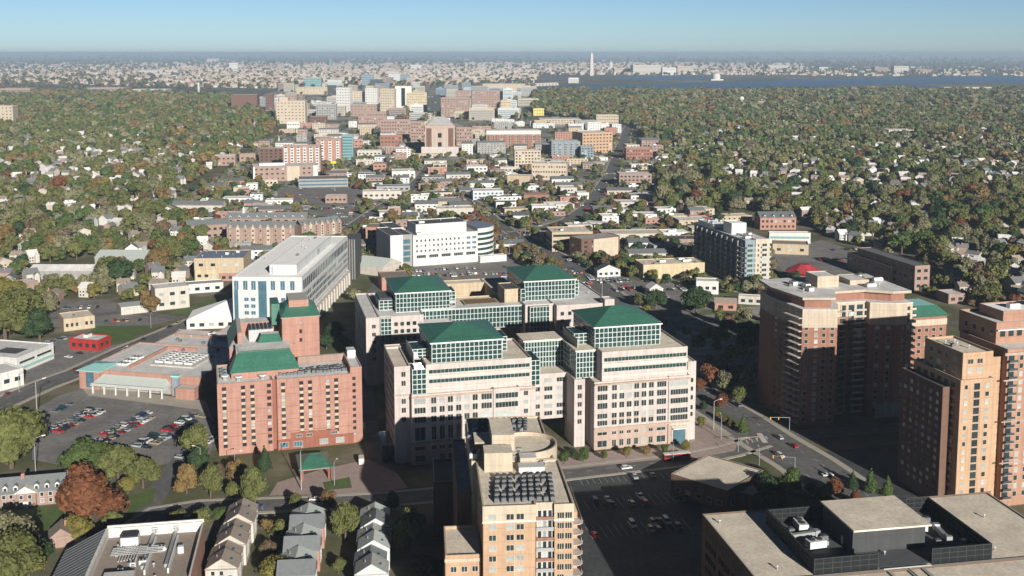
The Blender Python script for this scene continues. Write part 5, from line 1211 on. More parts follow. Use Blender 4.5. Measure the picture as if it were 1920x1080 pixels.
def carproto(kind):
    L2,Wd,sh={'saloon':(2.3,.9,.92),'estate':(2.35,.92,1.0),'van':(2.55,.98,1.1),'pickup':(2.7,.98,1.05)}[kind]
    bd=MB(); c=CARC['white']
    prof(bd,[(-L2,.35),(L2,.35),(L2+.03,.62),(L2-.15,sh-.12),(L2-1.25,sh),(-L2+.55,sh),(-L2+.02,sh-.04)][::-1],-Wd,Wd,c)
    gl=MB(); rf={'saloon':((-1.55,-.95,.35,1.05),1.42),'estate':((-2.1,-1.8,.35,1.1),1.62),'van':((-2.4,-2.2,.8,1.75),1.95),'pickup':((-.6,-.45,.8,1.4),1.72)}[kind]
    (a,b_,c_,d),zt=rf; w0,w1=Wd-.06,Wd-.22
    def trap(m,z0,z1,t0,t1):
        f=lambda t:[(a+(b_-a)*t,d+(c_-d)*t,w0+(w1-w0)*t)]
        xa,xd,wa=f(t0)[0]; xb,xc,wb=f(t1)[0]; k=len(m.v)
        m.v+=[(xa,-wa,z0),(xd,-wa,z0),(xd,wa,z0),(xa,wa,z0),(xb,-wb,z1),(xc,-wb,z1),(xc,wb,z1),(xb,wb,z1)]
        i=m.mi(c if m is bd else glass)
        for q in ((0,1,5,4),(1,2,6,5),(2,3,7,6),(3,0,4,7),(4,5,6,7)): m.f.append(tuple(k+j for j in q)); m.m.append(i)
    trap(gl,sh+.002,zt-.1,0,.85); trap(bd,zt-.099,zt,.85,1)
    if kind=='pickup': bd.box(-L2+.1,-.65,-Wd+.12,Wd-.12,sh+.01,sh+.02,tyre); bd.box(-L2,-.65,-Wd,-Wd+.1,sh,sh+.14,c); bd.box(-L2,-.65,Wd-.1,Wd,sh,sh+.14,c)
    wh=MB(); k=0
    for r_,y0,y1,m in ((.33,-.11,.11,tyre),(.2,-.115,.115,rim)):
        kk=len(wh.v); n_=12; wh.v+=[(r_*math.cos(6.283*i/n_),y0,r_*math.sin(6.283*i/n_)) for i in range(n_)]+[(r_*math.cos(6.283*i/n_),y1,r_*math.sin(6.283*i/n_)) for i in range(n_)]
        i_=wh.mi(m)
        for i in range(n_): j=(i+1)%n_; wh.f.append((kk+i,kk+j,kk+n_+j,kk+n_+i)); wh.m.append(i_)
        wh.f.append(tuple(range(kk+n_-1,kk-1,-1))); wh.m.append(i_); wh.f.append(tuple(range(kk+n_,kk+2*n_))); wh.m.append(i_)
    hl=MB(); hl.box(-.04,.04,-.16,.16,-.07,.07,lampm)
    return bd.mesh('body'),gl.mesh('window'),wh.mesh('wheel'),hl.mesh('headlight'),L2,Wd
CARP={k:carproto(k) for k in ('saloon','estate','van','pickup')}
rc=random.Random(21); NCAR=0
def car(X,Y,a,near,label,col=None,kind=None,z=.14,group=None):
    global NCAR
    NCAR+=1
    col=col or rc.choice(['white','white','silver','silver','grey','black','black','red','dark blue','dark green','tan','dark red','grey','white'])
    kind=kind or rc.choice(['saloon','saloon','saloon','estate','estate','van','pickup'])
    bd,gl,wh,hl,L2,Wd=CARP[kind]
    o=link('parked_car' if group!='cars driving' else 'car',None,None,(X,Y,z),(0,0,a)); tag(o,None,'car',group or 'parked cars'); REG.append((o,'@'+col+' '+kind+' car '+label))
    q=link('body',bd,o); q.material_slots[0].link='OBJECT'; q.material_slots[0].material=CARC[col]
    link('window',gl,o)
    if near:
        for sx in (-1,1):
            for sy in (-1,1): link('wheel',wh,o,(sx*(L2-.85),sy*(Wd-.1),.33))
        for sy in (-1,1): link('headlight',hl,o,(L2-.05,sy*(Wd-.25),.66))
def carrow(q,ang,n_,rows,label,fill=.85,near=True,col=None):
    c=P(*q); ca,sa=math.cos(math.radians(ang)),math.sin(math.radians(ang))
    for i in range(n_):
        for s_ in ((-1,1) if rows==2 else (1,)):
            if rc.random()>fill: continue
            x=(i+.5)*2.6; y=2.7*s_ if rows==2 else 0
            car(c[0]+x*ca-y*sa,c[1]+x*sa+y*ca,math.radians(ang+90 if rc.random()<.5 else ang-90)+rc.uniform(-.04,.04),near,label)
LB=['in the left row of the hotel-side car park','in the second row of the hotel-side car park','in the third row of the hotel-side car park','in the brick kerb row of the car park']
for (q,a,n_,r),lb in zip(ROWS,LB): carrow(q,a,n_,r,lb,.84)
carrow((100,775),72,5,1,'by the avenue corner of the car park',.8)
for (q,a,n_,r,fl,lb) in (((1100,948),12,15,2,.3,'in the shaded lot'),((1105,1000),12,14,2,.25,'in the near shaded lot'),((1090,905),12,16,1,.2,'in the shaded lot, back row')): carrow(q,a,n_,r,lb,fl)
carrow((775,521),14,19,1,'in the lot between the green pyramids',.55); carrow((780,508),14,19,1,'in the rear lot behind the pyramids',.4)
carrow((1120,530),14,10,2,'on the used car lot',.75); carrow((1150,545),14,12,2,'on the lower used car lot',.7); carrow((1185,560),14,10,2,'on the used car lot, nearest rows',.8)
carrow((565,347),8,20,2,'on the parking deck row',.6,False); carrow((570,392),6,18,2,'in the lot left of the avenue',.6,False); carrow((600,408),6,14,1,'in the lot left of the avenue',.5,False)
carrow((75,650),66,8,1,'beside the white left edge building',.6); carrow((125,672),66,6,1,'in front of the red fronted shop',.6); carrow((195,604),10,9,1,'behind the lawn',.7); carrow((110,580),10,10,1,'in the upper left lot',.5)
carrow((1525,490),14,12,1,'behind the red pavilion',.7,False); carrow((1560,470),14,12,1,'beside the drive-in bank',.6,False); carrow((1560,900),100,8,1,'in the shaded right forecourt',.4)
carrow((655,383),-4,14,1,'near the long white building',.5,False)
def along(pts,w,n_,lab,z=.14):
    Wp=[P(*q) for q in pts]; seg=[math.dist(Wp[i],Wp[i+1]) for i in range(len(Wp)-1)]; T=sum(seg)
    for k in range(n_):
        t=rc.uniform(.03,.97)*T; i=0
        while i<len(seg)-1 and t>seg[i]: t-=seg[i]; i+=1
        a,c=Wp[i],Wp[i+1]; D=seg[i]; ux,uy=(c[0]-a[0])/D,(c[1]-a[1])/D; s_=rc.choice((-1,1)); o=s_*(w/4+rc.choice((0,w/6 if w>13 else 0)))
        car(a[0]+ux*t-uy*o,a[1]+uy*t+ux*o,math.atan2(uy,ux)+(math.pi if s_>0 else 0),Wp[0][1]<900,lab,z=z,group='cars driving')
along([(0,758),(80,722),(150,697),(235,657),(320,622),(420,580)],15,7,'driving on the avenue by the shopping centre')
along([(640,440),(700,398),(760,362),(785,338)],14,9,'driving on the far avenue')
along([(1510,868),(1440,826),(1380,785),(1300,735)],24,5,'driving on the boulevard at the plaza'); along([(1160,572),(1090,515),(1030,478),(985,452)],24,9,'driving on the boulevard')
along([(1010,432),(1070,413),(1105,388),(1128,355),(1145,330),(1165,275)],19,14,'driving on the far boulevard')
along([(960,905),(1060,888),(1180,874)],11,2,'parked on the shaded front street'); along([(300,958),(370,952),(480,948),(600,944)],11,2,'on the front street behind round trees')
def bus():
    X,Y=P(1246,866); o=Bld('bus','red bus with white roof on the shaded front street','bus',(X,Y),12)
    b=o; b.box('body',0,11.5,0,2.5,.4,2.9,redpaint); b.box('roof',-.05,11.55,-.05,2.55,2.91,3.1,white); b.box('window_band',.3,11.2,-.05,-.01,1.6,2.5,glass)
    for x in (2,9.3): b.item('wheel',WHL,(x,.1,.45)); b.item('wheel',WHL,(x,2.4,.45))
    b.build()
WHL=MB(); 
for y0,y1 in ((-.12,.12),):
    n_=12; WHL.v=[(.45*math.cos(6.283*i/n_),y0,.45*math.sin(6.283*i/n_)) for i in range(n_)]+[(.45*math.cos(6.283*i/n_),y1,.45*math.sin(6.283*i/n_)) for i in range(n_)]
    i_=WHL.mi(tyre); WHL.f=[(i,(i+1)%n_,n_+(i+1)%n_,n_+i) for i in range(n_)]+[tuple(range(n_-1,-1,-1)),tuple(range(n_,2*n_))]; WHL.m=[i_]*len(WHL.f)
bus()
X,Y=P(683,873); b=Bld('delivery_van','white box delivery van on the hotel forecourt','van',(X,Y),100)
b.box('cargo_box',0,4.6,0,2.2,.5,3,white); b.box('cab',4.61,6.2,.1,2.1,.5,2.1,white); b.box('windscreen',6.21,6.25,.3,1.9,1.3,1.9,glass)
for x in (1,5.2): b.item('wheel',WHL,(x,.1,.45)); b.item('wheel',WHL,(x,2.1,.45))
b.build(); print('cars',NCAR)
m=MB(); cc_=[CARC[k] for k in ('white','silver','grey','black','red','dark blue','white','silver')]; k_=0
for x,y in sample(CITYP,700):
    X,Y=P(x,y); a=math.radians(rc.choice((8,14,76,98)))
    if hits(X,Y,FB,2): continue
    n_=rc.choice((1,1,3,6)); 
    for i in range(n_):
        cx,cy=X+2.8*i*math.cos(a),Y+2.8*i*math.sin(a)
        if hits(cx,cy,FB,2): break
        mm=rc.choice(cc_); ca,sa=math.cos(a+1.57),math.sin(a+1.57); q=len(m.v)
        m.box(-2.2,2.2,-.9,.9,.3,.95,mm); m.box(-1.4,1.0,-.8,.8,.96,1.4,glass,mm)
        m.v[q:]=[(cx+u_*ca-v_*sa,cy+u_*sa+v_*ca,w_+.1) for u_,v_,w_ in m.v[q:]]
tag(link('distant_cars',m.mesh('distant_cars')),kind='stuff')
# ================================================================== lamps and signals
lm=MB(); lm.cyl(0,0,.16,0,9.5,metal,8,.09); arm=MB(); arm.slab([(0,-.06,9.4),(2.2,-.06,10),(2.2,.06,10),(0,.06,9.4)],.12,metal); hd=MB(); hd.box(1.9,2.9,-.16,.16,9.9,10.1,mwhite); hd.box(1.95,2.8,-.12,.12,9.82,9.9,lampm)
PM,AM,HM=lm.mesh('pole'),arm.mesh('arm'),hd.mesh('lamp_head')
for i,(x,y,a,s_,lb) in enumerate(((70,788,60,1.9,'very tall double lamp mast by the avenue at the car park corner'),(67,886,30,1.5,'street lamp at the left corner of the car park'),(377,896,160,1.3,'street lamp beside the tall tree left of the hotel'),(441,896,20,1.1,'street lamp over the lawn in front of the hotel'),(565,918,90,1.6,'street lamp left of the green hipped canopy'),(627,910,70,1.0,'street lamp right of the green hipped canopy'),(1338,806,20,1.4,'street lamp on the brick plaza corner'),(1423,884,90,1.0,'pole lamp at the boulevard crossing'),(1352,824,90,1.1,'second lamp on the brick plaza'),(1262,866,90,.8,'lamp on the kerb before the pink office block'),(945,905,90,.9,'lamp beside the front street behind the near tower'),(283,615,60,1,'lamp beside the lawn by the avenue'),(232,692,60,1.2,'lamp beside the avenue opposite the white building'),(36,735,60,1,'lamp on the far side of the avenue'),(955,480,60,1.2,'lamp on the boulevard behind the pyramids'),(1010,492,60,1.2,'second lamp on the boulevard behind the pyramids'),(1129,560,60,1.3,'orange based lamp right of the rear office block'),(985,440,60,1.1,'lamp at the far junction'),(1200,470,60,1.1,'lamp by the tan junction office'))):
    X,Y=P(x,y); o=link('street_lamp',None,None,(X,Y,.1),(0,0,math.radians(a))); o.scale=(s_,s_,s_); tag(o,None,'street lamp','street lamps'); REG.append((o,lb))
    link('pole',PM,o); ar_=link('arm',AM,o); link('lamp_head',HM,ar_)
sp=MB(); sp.cyl(0,0,.14,0,6.4,metal,8,.1); sa_=MB(); sa_.box(0,9,-.07,.07,6.1,6.25,metal); sh_=MB(); sh_.box(-.22,.22,-.2,.2,-.6,.6,mat('signal yellow',(.55,.30,.04),noise=0)); 
for z in (-.36,0,.36): sh_.box(-.13,.13,-.24,-.201,z-.12,z+.12,mdark)
SPM,SAM,SHM=sp.mesh('pole'),sa_.mesh('mast_arm'),sh_.mesh('signal_head')
for x,y,a,lb in ((1384,848,12,'traffic signal mast with yellow heads on the plaza corner'),(1490,886,165,'traffic signal mast with yellow heads above the boulevard trees'),(1480,808,178,'traffic signal mast with two yellow heads in the shaded side of the boulevard'),(975,446,20,'traffic signal mast at the far junction')):
    X,Y=P(x,y); o=link('traffic_light',None,None,(X,Y,.1),(0,0,math.radians(a))); tag(o,None,'traffic light','traffic signals'); REG.append((o,lb)); link('pole',SPM,o); ma_=link('mast_arm',SAM,o)
    for q in (5,8.6): link('signal_head',SHM,ma_,(q,0,5.7))
# ================================================================== trees
def ico(sub):
    import bmesh
    bm=bmesh.new(); bmesh.ops.create_icosphere(bm,subdivisions=sub,radius=1); v=np.array([x.co[:] for x in bm.verts]); f=np.array([[q.index for q in x.verts] for x in bm.faces]); bm.free(); return v,f
ICO1,ICO2=ico(1),ico(2)
def crown(nl,sz,lobes,seed,shape='round',core=ICO1,jit=.55):
    """leaf clumps spread over overlapping lobes; unit crown radius, ground at z=0"""
    r=np.random.default_rng(seed); L_=[]
    for i in range(lobes):
        if shape=='column': t=i/max(1,lobes-1); L_.append((r.normal(0,.10),r.normal(0,.10),.7+2.5*t,.62-.30*t+r.uniform(-.05,.08)))
        elif shape=='cone': t=i/max(1,lobes-1); L_.append((r.normal(0,.05),r.normal(0,.05),.6+2.6*t,.95-.8*t))
        else:
            a=r.uniform(0,6.28); rr=math.sqrt(r.uniform(0,1))*.62; L_.append((rr*math.cos(a),rr*math.sin(a),r.uniform(.38,1.3)+.30*(1-rr),r.uniform(.34,.58)))
    L_=np.array(L_); V=[];F=[];k=0
    for l in L_:
        cv,cf=core; s_=l[3]*.80*(1+r.uniform(-.15,.15,(len(cv),1))); V.append(cv*s_*np.array([1,1,.9])+l[:3]); F+= [tuple(x) for x in (cf+k)]; k+=len(cv)
    nc=len(F)
    d=r.normal(size=(nl,3)); d/=np.linalg.norm(d,axis=1)[:,None]; d[:,2]=np.where(d[:,2]<-.35,-d[:,2],d[:,2])
    w=L_[:,3]**2; li=r.choice(len(L_),nl,p=w/w.sum()); c=L_[li,:3]; R_=L_[li,3]*r.uniform(.78,1.12,nl)
    pos=c+d*R_[:,None]*np.array([1,1,.92])
    keep=np.ones(nl,bool)
    for l in L_: keep&=~(np.linalg.norm(pos-l[:3],axis=1)<l[3]*.74)
    pos,d=pos[keep],d[keep]; n_=len(pos)
    nn=d+r.normal(0,jit,(n_,3)); nn/=np.linalg.norm(nn,axis=1)[:,None]
    t=np.cross(nn,r.normal(size=(n_,3))); t/=np.linalg.norm(t,axis=1)[:,None]; u=np.cross(nn,t)
    s1=sz*r.uniform(.6,1.3,(n_,1)); s2=sz*r.uniform(.5,1.1,(n_,1))
    q=np.stack([pos-t*s1-u*s2*.6,pos+t*s1*.7-u*s2,pos+t*s1+u*s2*.7,pos-t*s1*.6+u*s2],1).reshape(-1,3); V.append(q)
    F+=[(k+4*i,k+4*i+1,k+4*i+2,k+4*i+3) for i in range(n_)]
    return np.concatenate(V),F
def tomesh(name,V,F,m):
    me=bpy.data.meshes.new(name); me.from_pydata(V.tolist(),[],F); me.materials.append(m); me.update(); return me
C0=[tomesh('crown',*crown(2600,.062,13,100+i),FOL['olive green']) for i in range(5)]
C1=[tomesh('crown',*crown(900,.10,10,200+i),FOL['olive green']) for i in range(7)]
CC=[tomesh('crown',*crown(1100,.075,6,300+i,'column'),FOL['olive green']) for i in range(2)]; CN=[tomesh('crown',*crown(1100,.085,7,320,'cone'),FOL['olive green'])]
tk=MB(); 
tk.cyl(0,0,.085,-.02,.95,bark,8,.05)
def limb(b,p0,p1,r0,r1,m):
    p0,p1=Vector(p0),Vector(p1); d=(p1-p0).normalized(); a=d.orthogonal().normalized(); c=d.cross(a); k=len(b.v); n_=6
    for p_,r_ in ((p0,r0),(p1,r1)): b.v+=[tuple(p_+a*r_*math.cos(6.283*i/n_)+c*r_*math.sin(6.283*i/n_)) for i in range(n_)]
    i_=b.mi(m)
    for i in range(n_): b.f.append((k+i,k+(i+1)%n_,k+n_+(i+1)%n_,k+n_+i)); b.m.append(i_)
for i in range(5): a=i*1.3; limb(tk,(0,0,.5+.07*i),(.5*math.cos(a),.5*math.sin(a),1.15+.08*i),.04,.015,bark)
TRK=tk.mesh('trunk')
NT=[0]
def tree(X,Y,r,col,label,protos,zs=1.,sp='tree',group='trees'):
    o=link(sp,None,None,(X,Y,0),(0,0,rc.uniform(0,6.28))); o.scale=(r*rc.uniform(.92,1.08),r*rc.uniform(.92,1.08),r*zs)
    tag(o,None,'tree',group); REG.append((o,label)); c=link('crown',rc.choice(protos),o); c.material_slots[0].link='OBJECT'; c.material_slots[0].material=FOL[col]; link('trunk',TRK,o); NT[0]+=1
    occupy(X,Y,r*.7)
MT=[(22,878,56,'olive green','r'),(158,906,42,'mid green','r'),(222,905,36,'olive green','r'),(268,915,30,'olive green','r'),(172,985,60,'rust red','r'),(150,1012,27,'yellow green','r'),(215,1000,22,'olive green','r'),(28,1050,50,'pale grey green','r'),(78,1060,24,'dark green','r'),(20,1120,58,'olive green','r'),(120,950,14,'golden brown','r'),
(368,868,30,'olive green','o'),(372,895,22,'dark green','o'),(350,926,22,'golden brown','o'),(395,934,25,'olive green','o'),(437,938,14,'olive green','o'),(478,948,29,'olive green','o'),(448,900,22,'golden brown','r'),(412,895,14,'brown','r'),(497,884,14,'dark green','c'),(328,992,20,'olive green','r'),(373,990,21,'olive green','r'),(412,982,17,'mid green','r'),
(555,956,13,'olive green','o'),(617,958,17,'golden brown','o'),(735,958,15,'mid green','o'),(525,1012,20,'olive green','r'),(505,1045,18,'brown','r'),(553,992,16,'olive green','r'),(648,1015,30,'olive green','o'),(640,1000,20,'mid green','r'),(768,1035,34,'olive green','o'),(792,1090,28,'brown','r'),(515,1095,30,'yellow green','r'),(635,1075,16,'olive green','r'),(240,925,18,'yellow green','r'),(5,1000,16,'rust red','r'),(185,1030,20,'mid green','r'),
(1058,870,11,'mid green','o'),(1094,866,11,'mid green','o'),(1132,862,8,'olive green','o'),(1175,858,9,'yellow green','o'),(1212,855,8,'golden brown','o'),(1246,852,8,'mid green','o'),(1287,846,9,'yellow green','o'),(1075,862,9,'dark green','o'),
(1393,812,10,'mid green','c'),(1315,802,9,'yellow green','o'),(1372,802,8,'golden brown','r'),(1360,795,8,'golden brown','r'),(1345,785,7,'golden brown','r'),(1310,735,14,'rust red','r'),(1350,765,15,'rust red','r'),(1318,770,10,'dark green','r'),
(1440,940,30,'dark green','r'),(1478,925,26,'mid green','r'),(1455,965,24,'dark green','r'),(1415,930,20,'dark green','r'),(1380,918,16,'rust red','r'),(1545,948,20,'olive green','r'),(1566,928,17,'rust red','r'),(1603,945,14,'rust red','r'),(1632,925,13,'mid green','c'),(1664,930,11,'mid green','c'),(1598,918,10,'dark green','c'),(1520,930,14,'brown','r'),
(285,590,19,'golden brown','r'),(75,640,30,'dark green','r'),(40,620,40,'olive green','r'),(10,640,45,'olive green','r'),(90,590,22,'pale grey green','r'),(20,580,30,'yellow green','r'),(630,640,20,'dark green','r'),(612,655,16,'dark green','r'),(648,655,14,'dark green','r'),(735,418,14,'golden brown','r'),(320,495,26,'olive green','r'),(295,505,22,'golden brown','r'),(1410,660,30,'dark green','r'),(1230,580,20,'dark green','r'),(1305,590,28,'dark green','r'),(1200,575,14,'olive green','r'),(1380,720,20,'dark green','r')]
FRT=['trees in the foreground and along the streets']
for x,y,rp,col,sh in MT:
    X,Y=P(x,y); r=rp*math.hypot(X,Y)/FP
    if sh=='r': tree(X,Y,r,col,'@'+('big ' if rp>35 else 'round ')+col+' tree',C0,1.0,'round_tree',FRT[0])
    elif sh=='o': tree(X,Y,r*1.0,col,'@upright '+col+' tree',C0,1.35,'street_tree',FRT[0])
    else: tree(X,Y,r*1.1,col,'@cone shaped '+col+' tree',CN,1.0,'conifer',FRT[0])
for i in range(9):    # row of red trees
    x=862+62*i/8; y=384+52*i/8; X,Y=P(x,y); tree(X,Y,4.6,'rust red','@rust red avenue tree',C1,1.05,'street_tree','row of red trees by the crossing street')
for x,y in ((958,462),(968,478),(1003,476),(1018,492),(1032,500),(940,468),(930,452),(1046,508)): X,Y=P(x,y); tree(X,Y,4.2,rc.choice(['golden brown','olive green']),'@small autumn tree',C1,1.1,'street_tree','trees on the boulevard verge')
from mathutils import noise as mnoise
CLU=['dark green','mid green','olive green','olive green','olive green','pale grey green','mid green','olive green','golden brown','olive green','dark green','olive green']
# candidate trees in the woods
T=[]
def fit(X,Y,r): return not hits(X,Y,FB,r*.35) and not hits(X,Y,NB,0) and free(X,Y,r*.62)
wts_l=['olive green']*6+['mid green']*4+['pale grey green']*4+['golden brown']*3+['brown']*2+['grey brown']*2+['rust red']*1+['dark green']*3+['yellow green']*1+['pale grey green']*3+['olive green']*6
wts_r=['olive green']*6+['mid green']*3+['pale grey green']*4+['golden brown']*2+['brown']*4+['grey brown']*2+['rust red']*1+['dark green']*5+['yellow green']*1+['pale grey green']*3+['olive green']*6
print('sampling trees')
for poly,wt in ((LEFTW,wts_l),(RIGHTW,wts_r)):
    wp=[P(*q) for q in poly]; bx=bb(wp)
    yy=max(bx[2],300)
    Y=yy
    while Y<min(bx[3],8200):
        st=8.4 if Y<1700 else 8.8+(Y-1700)/480
        X=max(bx[0],-.52*Y-20)
        while X<min(bx[1],.52*Y+20):
            x=X+rc.uniform(-.45,.45)*st; y=Y+rc.uniform(-.45,.45)*st; X+=st
            q=px(x,y)
            if not pip(q[0],q[1],poly): continue
            r=rc.choice((4.2,5.2,6.2,7.2,8.4,9.8))*rc.uniform(.9,1.1)*(1 if Y<1700 else 1.0+(Y-1700)/5000)
            if Y<2600:
                if infront(x,y) and rc.random()<(.5 if Y<1300 else .85): continue
                if not fit(x,y,r): continue
            elif hits(x,y,FB,6) or (infront(x,y) and rc.random()<.85): continue
            occupy(x,y,r*.52) if Y<2600 else None
            nz=mnoise.noise(Vector((x*.011,y*.007,1.7))); T.append((x,y,r*(1+.25*nz),rc.choice(wt) if rc.random()<(.6 if Y<1500 else .25) else CLU[int((nz+1)*.5*len(CLU))%len(CLU)]))
        Y+=st
for x,y in sample(CITYP,4200):
    X,Y=P(x,y); r=rc.uniform(2.4,5.6)
    if fit(X,Y,r): occupy(X,Y,r*.7); T.append((X,Y,r,rc.choice(wts_r+['golden brown','rust red'])))
for poly,n_ in (([(1130,540),(1440,600),(1440,770),(1330,760),(1230,650)],50),([(60,500),(330,500),(330,560),(200,590),(60,560)],70),([(500,226),(560,158),(985,165),(1000,226)],300),([(640,560),(690,540),(690,700),(640,700)],8),([(1440,550),(1500,470),(1740,480),(1900,560),(1900,620),(1750,560)],60),([(-40,1060),(110,1060),(110,1120),(-40,1120)],6),([(500,1000),(540,1000),(535,1110),(505,1110)],5)):
    for x,y in sample(poly,n_):
        X,Y=P(x,y); r=rc.uniform(3,6)*(1 if Y<2500 else 1.6)
        if not hits(X,Y,FB,r*.5) and not hits(X,Y,NB,0) and free(X,Y,r*.6): occupy(X,Y,r*.6); T.append((X,Y,r,rc.choice(wts_l)))
print('trees',len(T))
vis=[t for t in T if -10<px(t[0],t[1])[0]<1930 and px(t[0],t[1],t[2])[1]<1075]
vis.sort(key=lambda t:-t[2]/t[1]); ind=set(id(t) for t in vis[:max(0,298-NT[0])])
for t in vis[:max(0,298-NT[0])]: tree(t[0],t[1],t[2],t[3],'@'+t[3]+' tree',C1,rc.uniform(.9,1.12),'tree','trees of the wooded suburbs')
# the rest: one mass per distance band, merged with numpy
def mass(name,items,protos):
    if not items: return
    P_=[(v,np.array([len(x) for x in f]),np.concatenate([np.array(x) for x in f])) for v,f in protos]
    Vs=[];Ls=[];Ns=[];Ms=[];k=0
    for (x,y,r,c) in items:
        v,n_,l=P_[rc.randrange(len(P_))]; a=rc.uniform(0,6.28); ca,sa=math.cos(a),math.sin(a)
        w=np.empty_like(v); w[:,0]=x+r*(v[:,0]*ca-v[:,1]*sa); w[:,1]=y+r*(v[:,0]*sa+v[:,1]*ca); w[:,2]=r*v[:,2]*rc.uniform(.85,1.15)
        Vs.append(w);Ls.append(l+k);Ns.append(n_);Ms.append(np.full(len(n_),FOLN.index(c),np.int32)); k+=len(v)
    V=np.concatenate(Vs).astype(np.float32);L_=np.concatenate(Ls).astype(np.int32);N_=np.concatenate(Ns).astype(np.int32);M_=np.concatenate(Ms)
    me=bpy.data.meshes.new(name); me.vertices.add(len(V)); me.vertices.foreach_set('co',V.ravel()); me.loops.add(len(L_)); me.loops.foreach_set('vertex_index',L_)
    me.polygons.add(len(N_)); st=np.zeros(len(N_),np.int32); st[1:]=np.cumsum(N_)[:-1]; me.polygons.foreach_set('loop_start',st); me.polygons.foreach_set('loop_total',N_)
    for f in FOLN: me.materials.append(FOL[f])
    me.polygons.foreach_set('use_smooth',np.zeros(len(N_),bool))
    me.polygons.foreach_set('material_index',M_); me.update(calc_edges=True); me.validate()
    tag(link(name,me),kind='stuff'); print(name,len(items),len(N_))
rest=[t for t in T if id(t) not in ind]
mass('suburban_woodland',[t for t in rest if t[1]<1500],[crown(420,.15,8,400+i,jit=.35) for i in range(6)])
mass('distant_woodland',[t for t in rest if 1500<=t[1]<3000],[crown(90,.30,5,500+i,jit=.22) for i in range(6)])
mass('far_woodland',[t for t in rest if 3000<=t[1]<5200],[crown(14,.5,3,600+i,jit=.15) for i in range(6)])
fr_=[t for t in rest if t[1]>=5200]
# tree clumps among the far city and on the horizon
for _ in range(5500):
    x=rc.uniform(-40,1960); y=rc.uniform(104,168)
    if (x>1000 and 141<y<171): 
        if not (x<1440 and 139<y<143.5): continue
    X,Y=P(x,y)
    if Y>60000: continue
    fr_.append((X,Y,rc.uniform(8,15)*max(1,Y/9000),rc.choice(['dark green','mid green','olive green','brown','grey brown'])))
mass('horizon_woodland',fr_,[crown(6,.7,2,700+i) for i in range(4)])
# ================================================================== haze, light, camera
hz=MB(); hz.box(-95000,95000,-3000,95000,-1,max(190,hm+8),metal); ho=link('haze',None); ho=None
for o in list(bpy.data.objects):
    if o.name=='haze': bpy.data.objects.remove(o)
hme=bpy.data.meshes.new('haze'); hme.from_pydata(hz.v,[],hz.f); hm_=bpy.data.materials.new('haze'); hm_.use_nodes=True; nt=hm_.node_tree; nt.nodes.clear()
ou=nt.nodes.new('ShaderNodeOutputMaterial'); pv=nt.nodes.new('ShaderNodeVolumePrincipled'); pv.inputs['Color'].default_value=(.50,.66,.85,1); pv.inputs['Density'].default_value=HAZE; pv.inputs['Anisotropy'].default_value=0
nt.links.new(pv.outputs[0],ou.inputs['Volume']); hme.materials.append(hm_); tag(link('haze',hme),kind='stuff')
EL,AZ=math.radians(SUN_EL),math.radians(22)
sd=Vector((math.sin(AZ)*math.cos(EL),-math.cos(AZ)*math.cos(EL),math.sin(EL)))
sl=bpy.data.lights.new('sun','SUN'); sl.energy=SUN_E; sl.angle=math.radians(.5); sl.color=(1,.93,.83); so=bpy.data.objects.new('sun',sl); COL.objects.link(so); so.rotation_euler=sd.to_track_quat('Z','Y').to_euler()
w=bpy.data.worlds.new('World'); SC.world=w; w.use_nodes=True; nt=w.node_tree; sk=nt.nodes.new('ShaderNodeTexSky'); sk.sky_type='NISHITA'; sk.sun_disc=False; sk.sun_elevation=EL; sk.sun_rotation=math.atan2(sd.x,sd.y); sk.altitude=200; sk.air_density=1.0; sk.dust_density=SKY_D; sk.ozone_density=2.2
bg=nt.nodes['Background']; tm=nt.nodes.new('ShaderNodeVectorMath'); tm.operation='MULTIPLY'; tc_=nt.nodes.new('ShaderNodeTexCoord'); sz=nt.nodes.new('ShaderNodeSeparateXYZ'); nt.links.new(tc_.outputs['Generated'],sz.inputs[0]); mz=nt.nodes.new('ShaderNodeMapRange'); nt.links.new(sz.outputs[2],mz.inputs[0]); mz.inputs[1].default_value=0; mz.inputs[2].default_value=.22
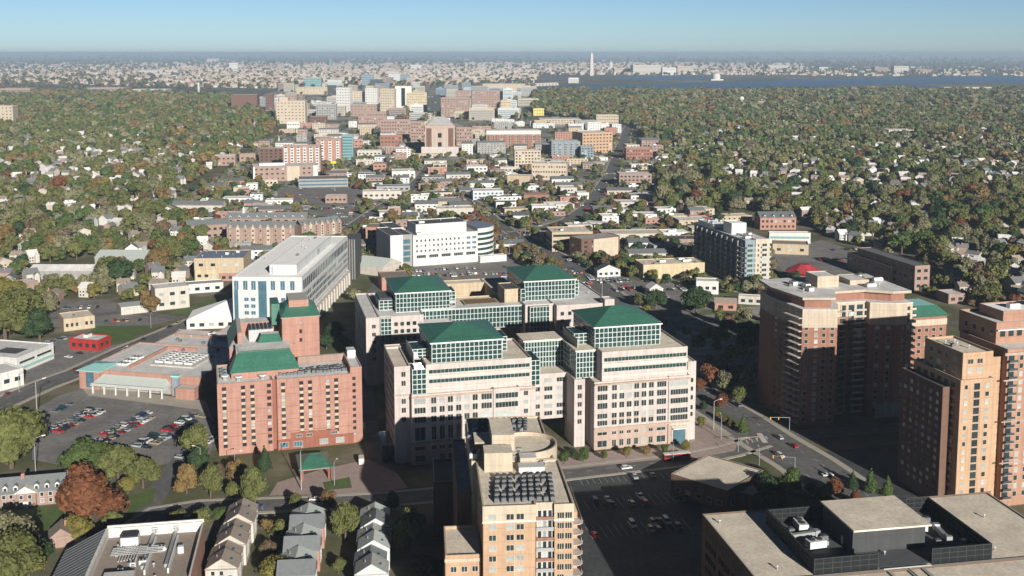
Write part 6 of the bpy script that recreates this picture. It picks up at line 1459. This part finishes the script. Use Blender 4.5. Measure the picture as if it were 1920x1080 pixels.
cr=nt.nodes.new('ShaderNodeMix'); cr.data_type='RGBA'; nt.links.new(mz.outputs[0],cr.inputs[0]); cr.inputs[6].default_value=(*SKY_T,1); cr.inputs[7].default_value=(*SKY_Z,1); nt.links.new(cr.outputs[2],tm.inputs[1]); nt.links.new(sk.outputs[0],tm.inputs[0]); nt.links.new(tm.outputs[0],bg.inputs[0]); bg.inputs[1].default_value=SKY_S
cd=bpy.data.cameras.new('camera'); co=bpy.data.objects.new('camera',cd); COL.objects.link(co); SC.camera=co
co.location=(0,0,CAMZ); co.rotation_euler=(math.pi/2-PIT,0,0); cd.sensor_width=36; cd.lens=36*FP/1920; cd.shift_y=-(540-PYP)/1920; cd.clip_start=1; cd.clip_end=250000
vs=SC.view_settings; vs.view_transform='Standard'; vs.look='None'; vs.gamma=1; vs.exposure=EXPO
SC.render.resolution_x=1024; SC.render.resolution_y=576
SC.cycles.use_denoising=True
# ================================================================== labels: make every one single out its thing
def ordn(i): return ('leftmost','second from left','third from left')[i] if i<3 else f'{i+1}th from left'.replace('21th','21st').replace('22th','22nd').replace('23th','23rd').replace('31th','31st')
groups={}
for o,l in REG:
    if l.startswith('@'):
        X,Y=o.location.x,o.location.y; best=None
        for n_,lx,ly in LAND:
            d=math.hypot((lx-X),(ly-Y)*.6)
            if best is None or d<best[0]: best=(d,n_,lx,ly)
        d,n_,lx,ly=best; q=px(X,Y)[0]-px(lx,ly)[0]; dy=Y-ly
        side=abs(q)*Y/FP>abs(dy)*.6
        rel=('right of' if q>0 else 'left of') if side else ('beyond' if dy>0 else 'nearer than')
        l=l[1:]; 
        if ' car ' in l and len(l.split())>6: pass
        else: l=f'{l} {rel} the {n_}'
    groups.setdefault(l,[]).append(o)
for l,os_ in groups.items():
    if len(os_)==1: os_[0]['label']=l; continue
    os_.sort(key=lambda o:px(o.location.x,o.location.y)[0])
    for i,o in enumerate(os_): o['label']=(ordn(i) if i<len(os_)-1 or i>8 else 'rightmost')+' '+l
for o,l in REG:
    if len(o['label'].split())>16: o['label']=' '.join(o['label'].split()[:16])
print('objects',len(bpy.data.objects))
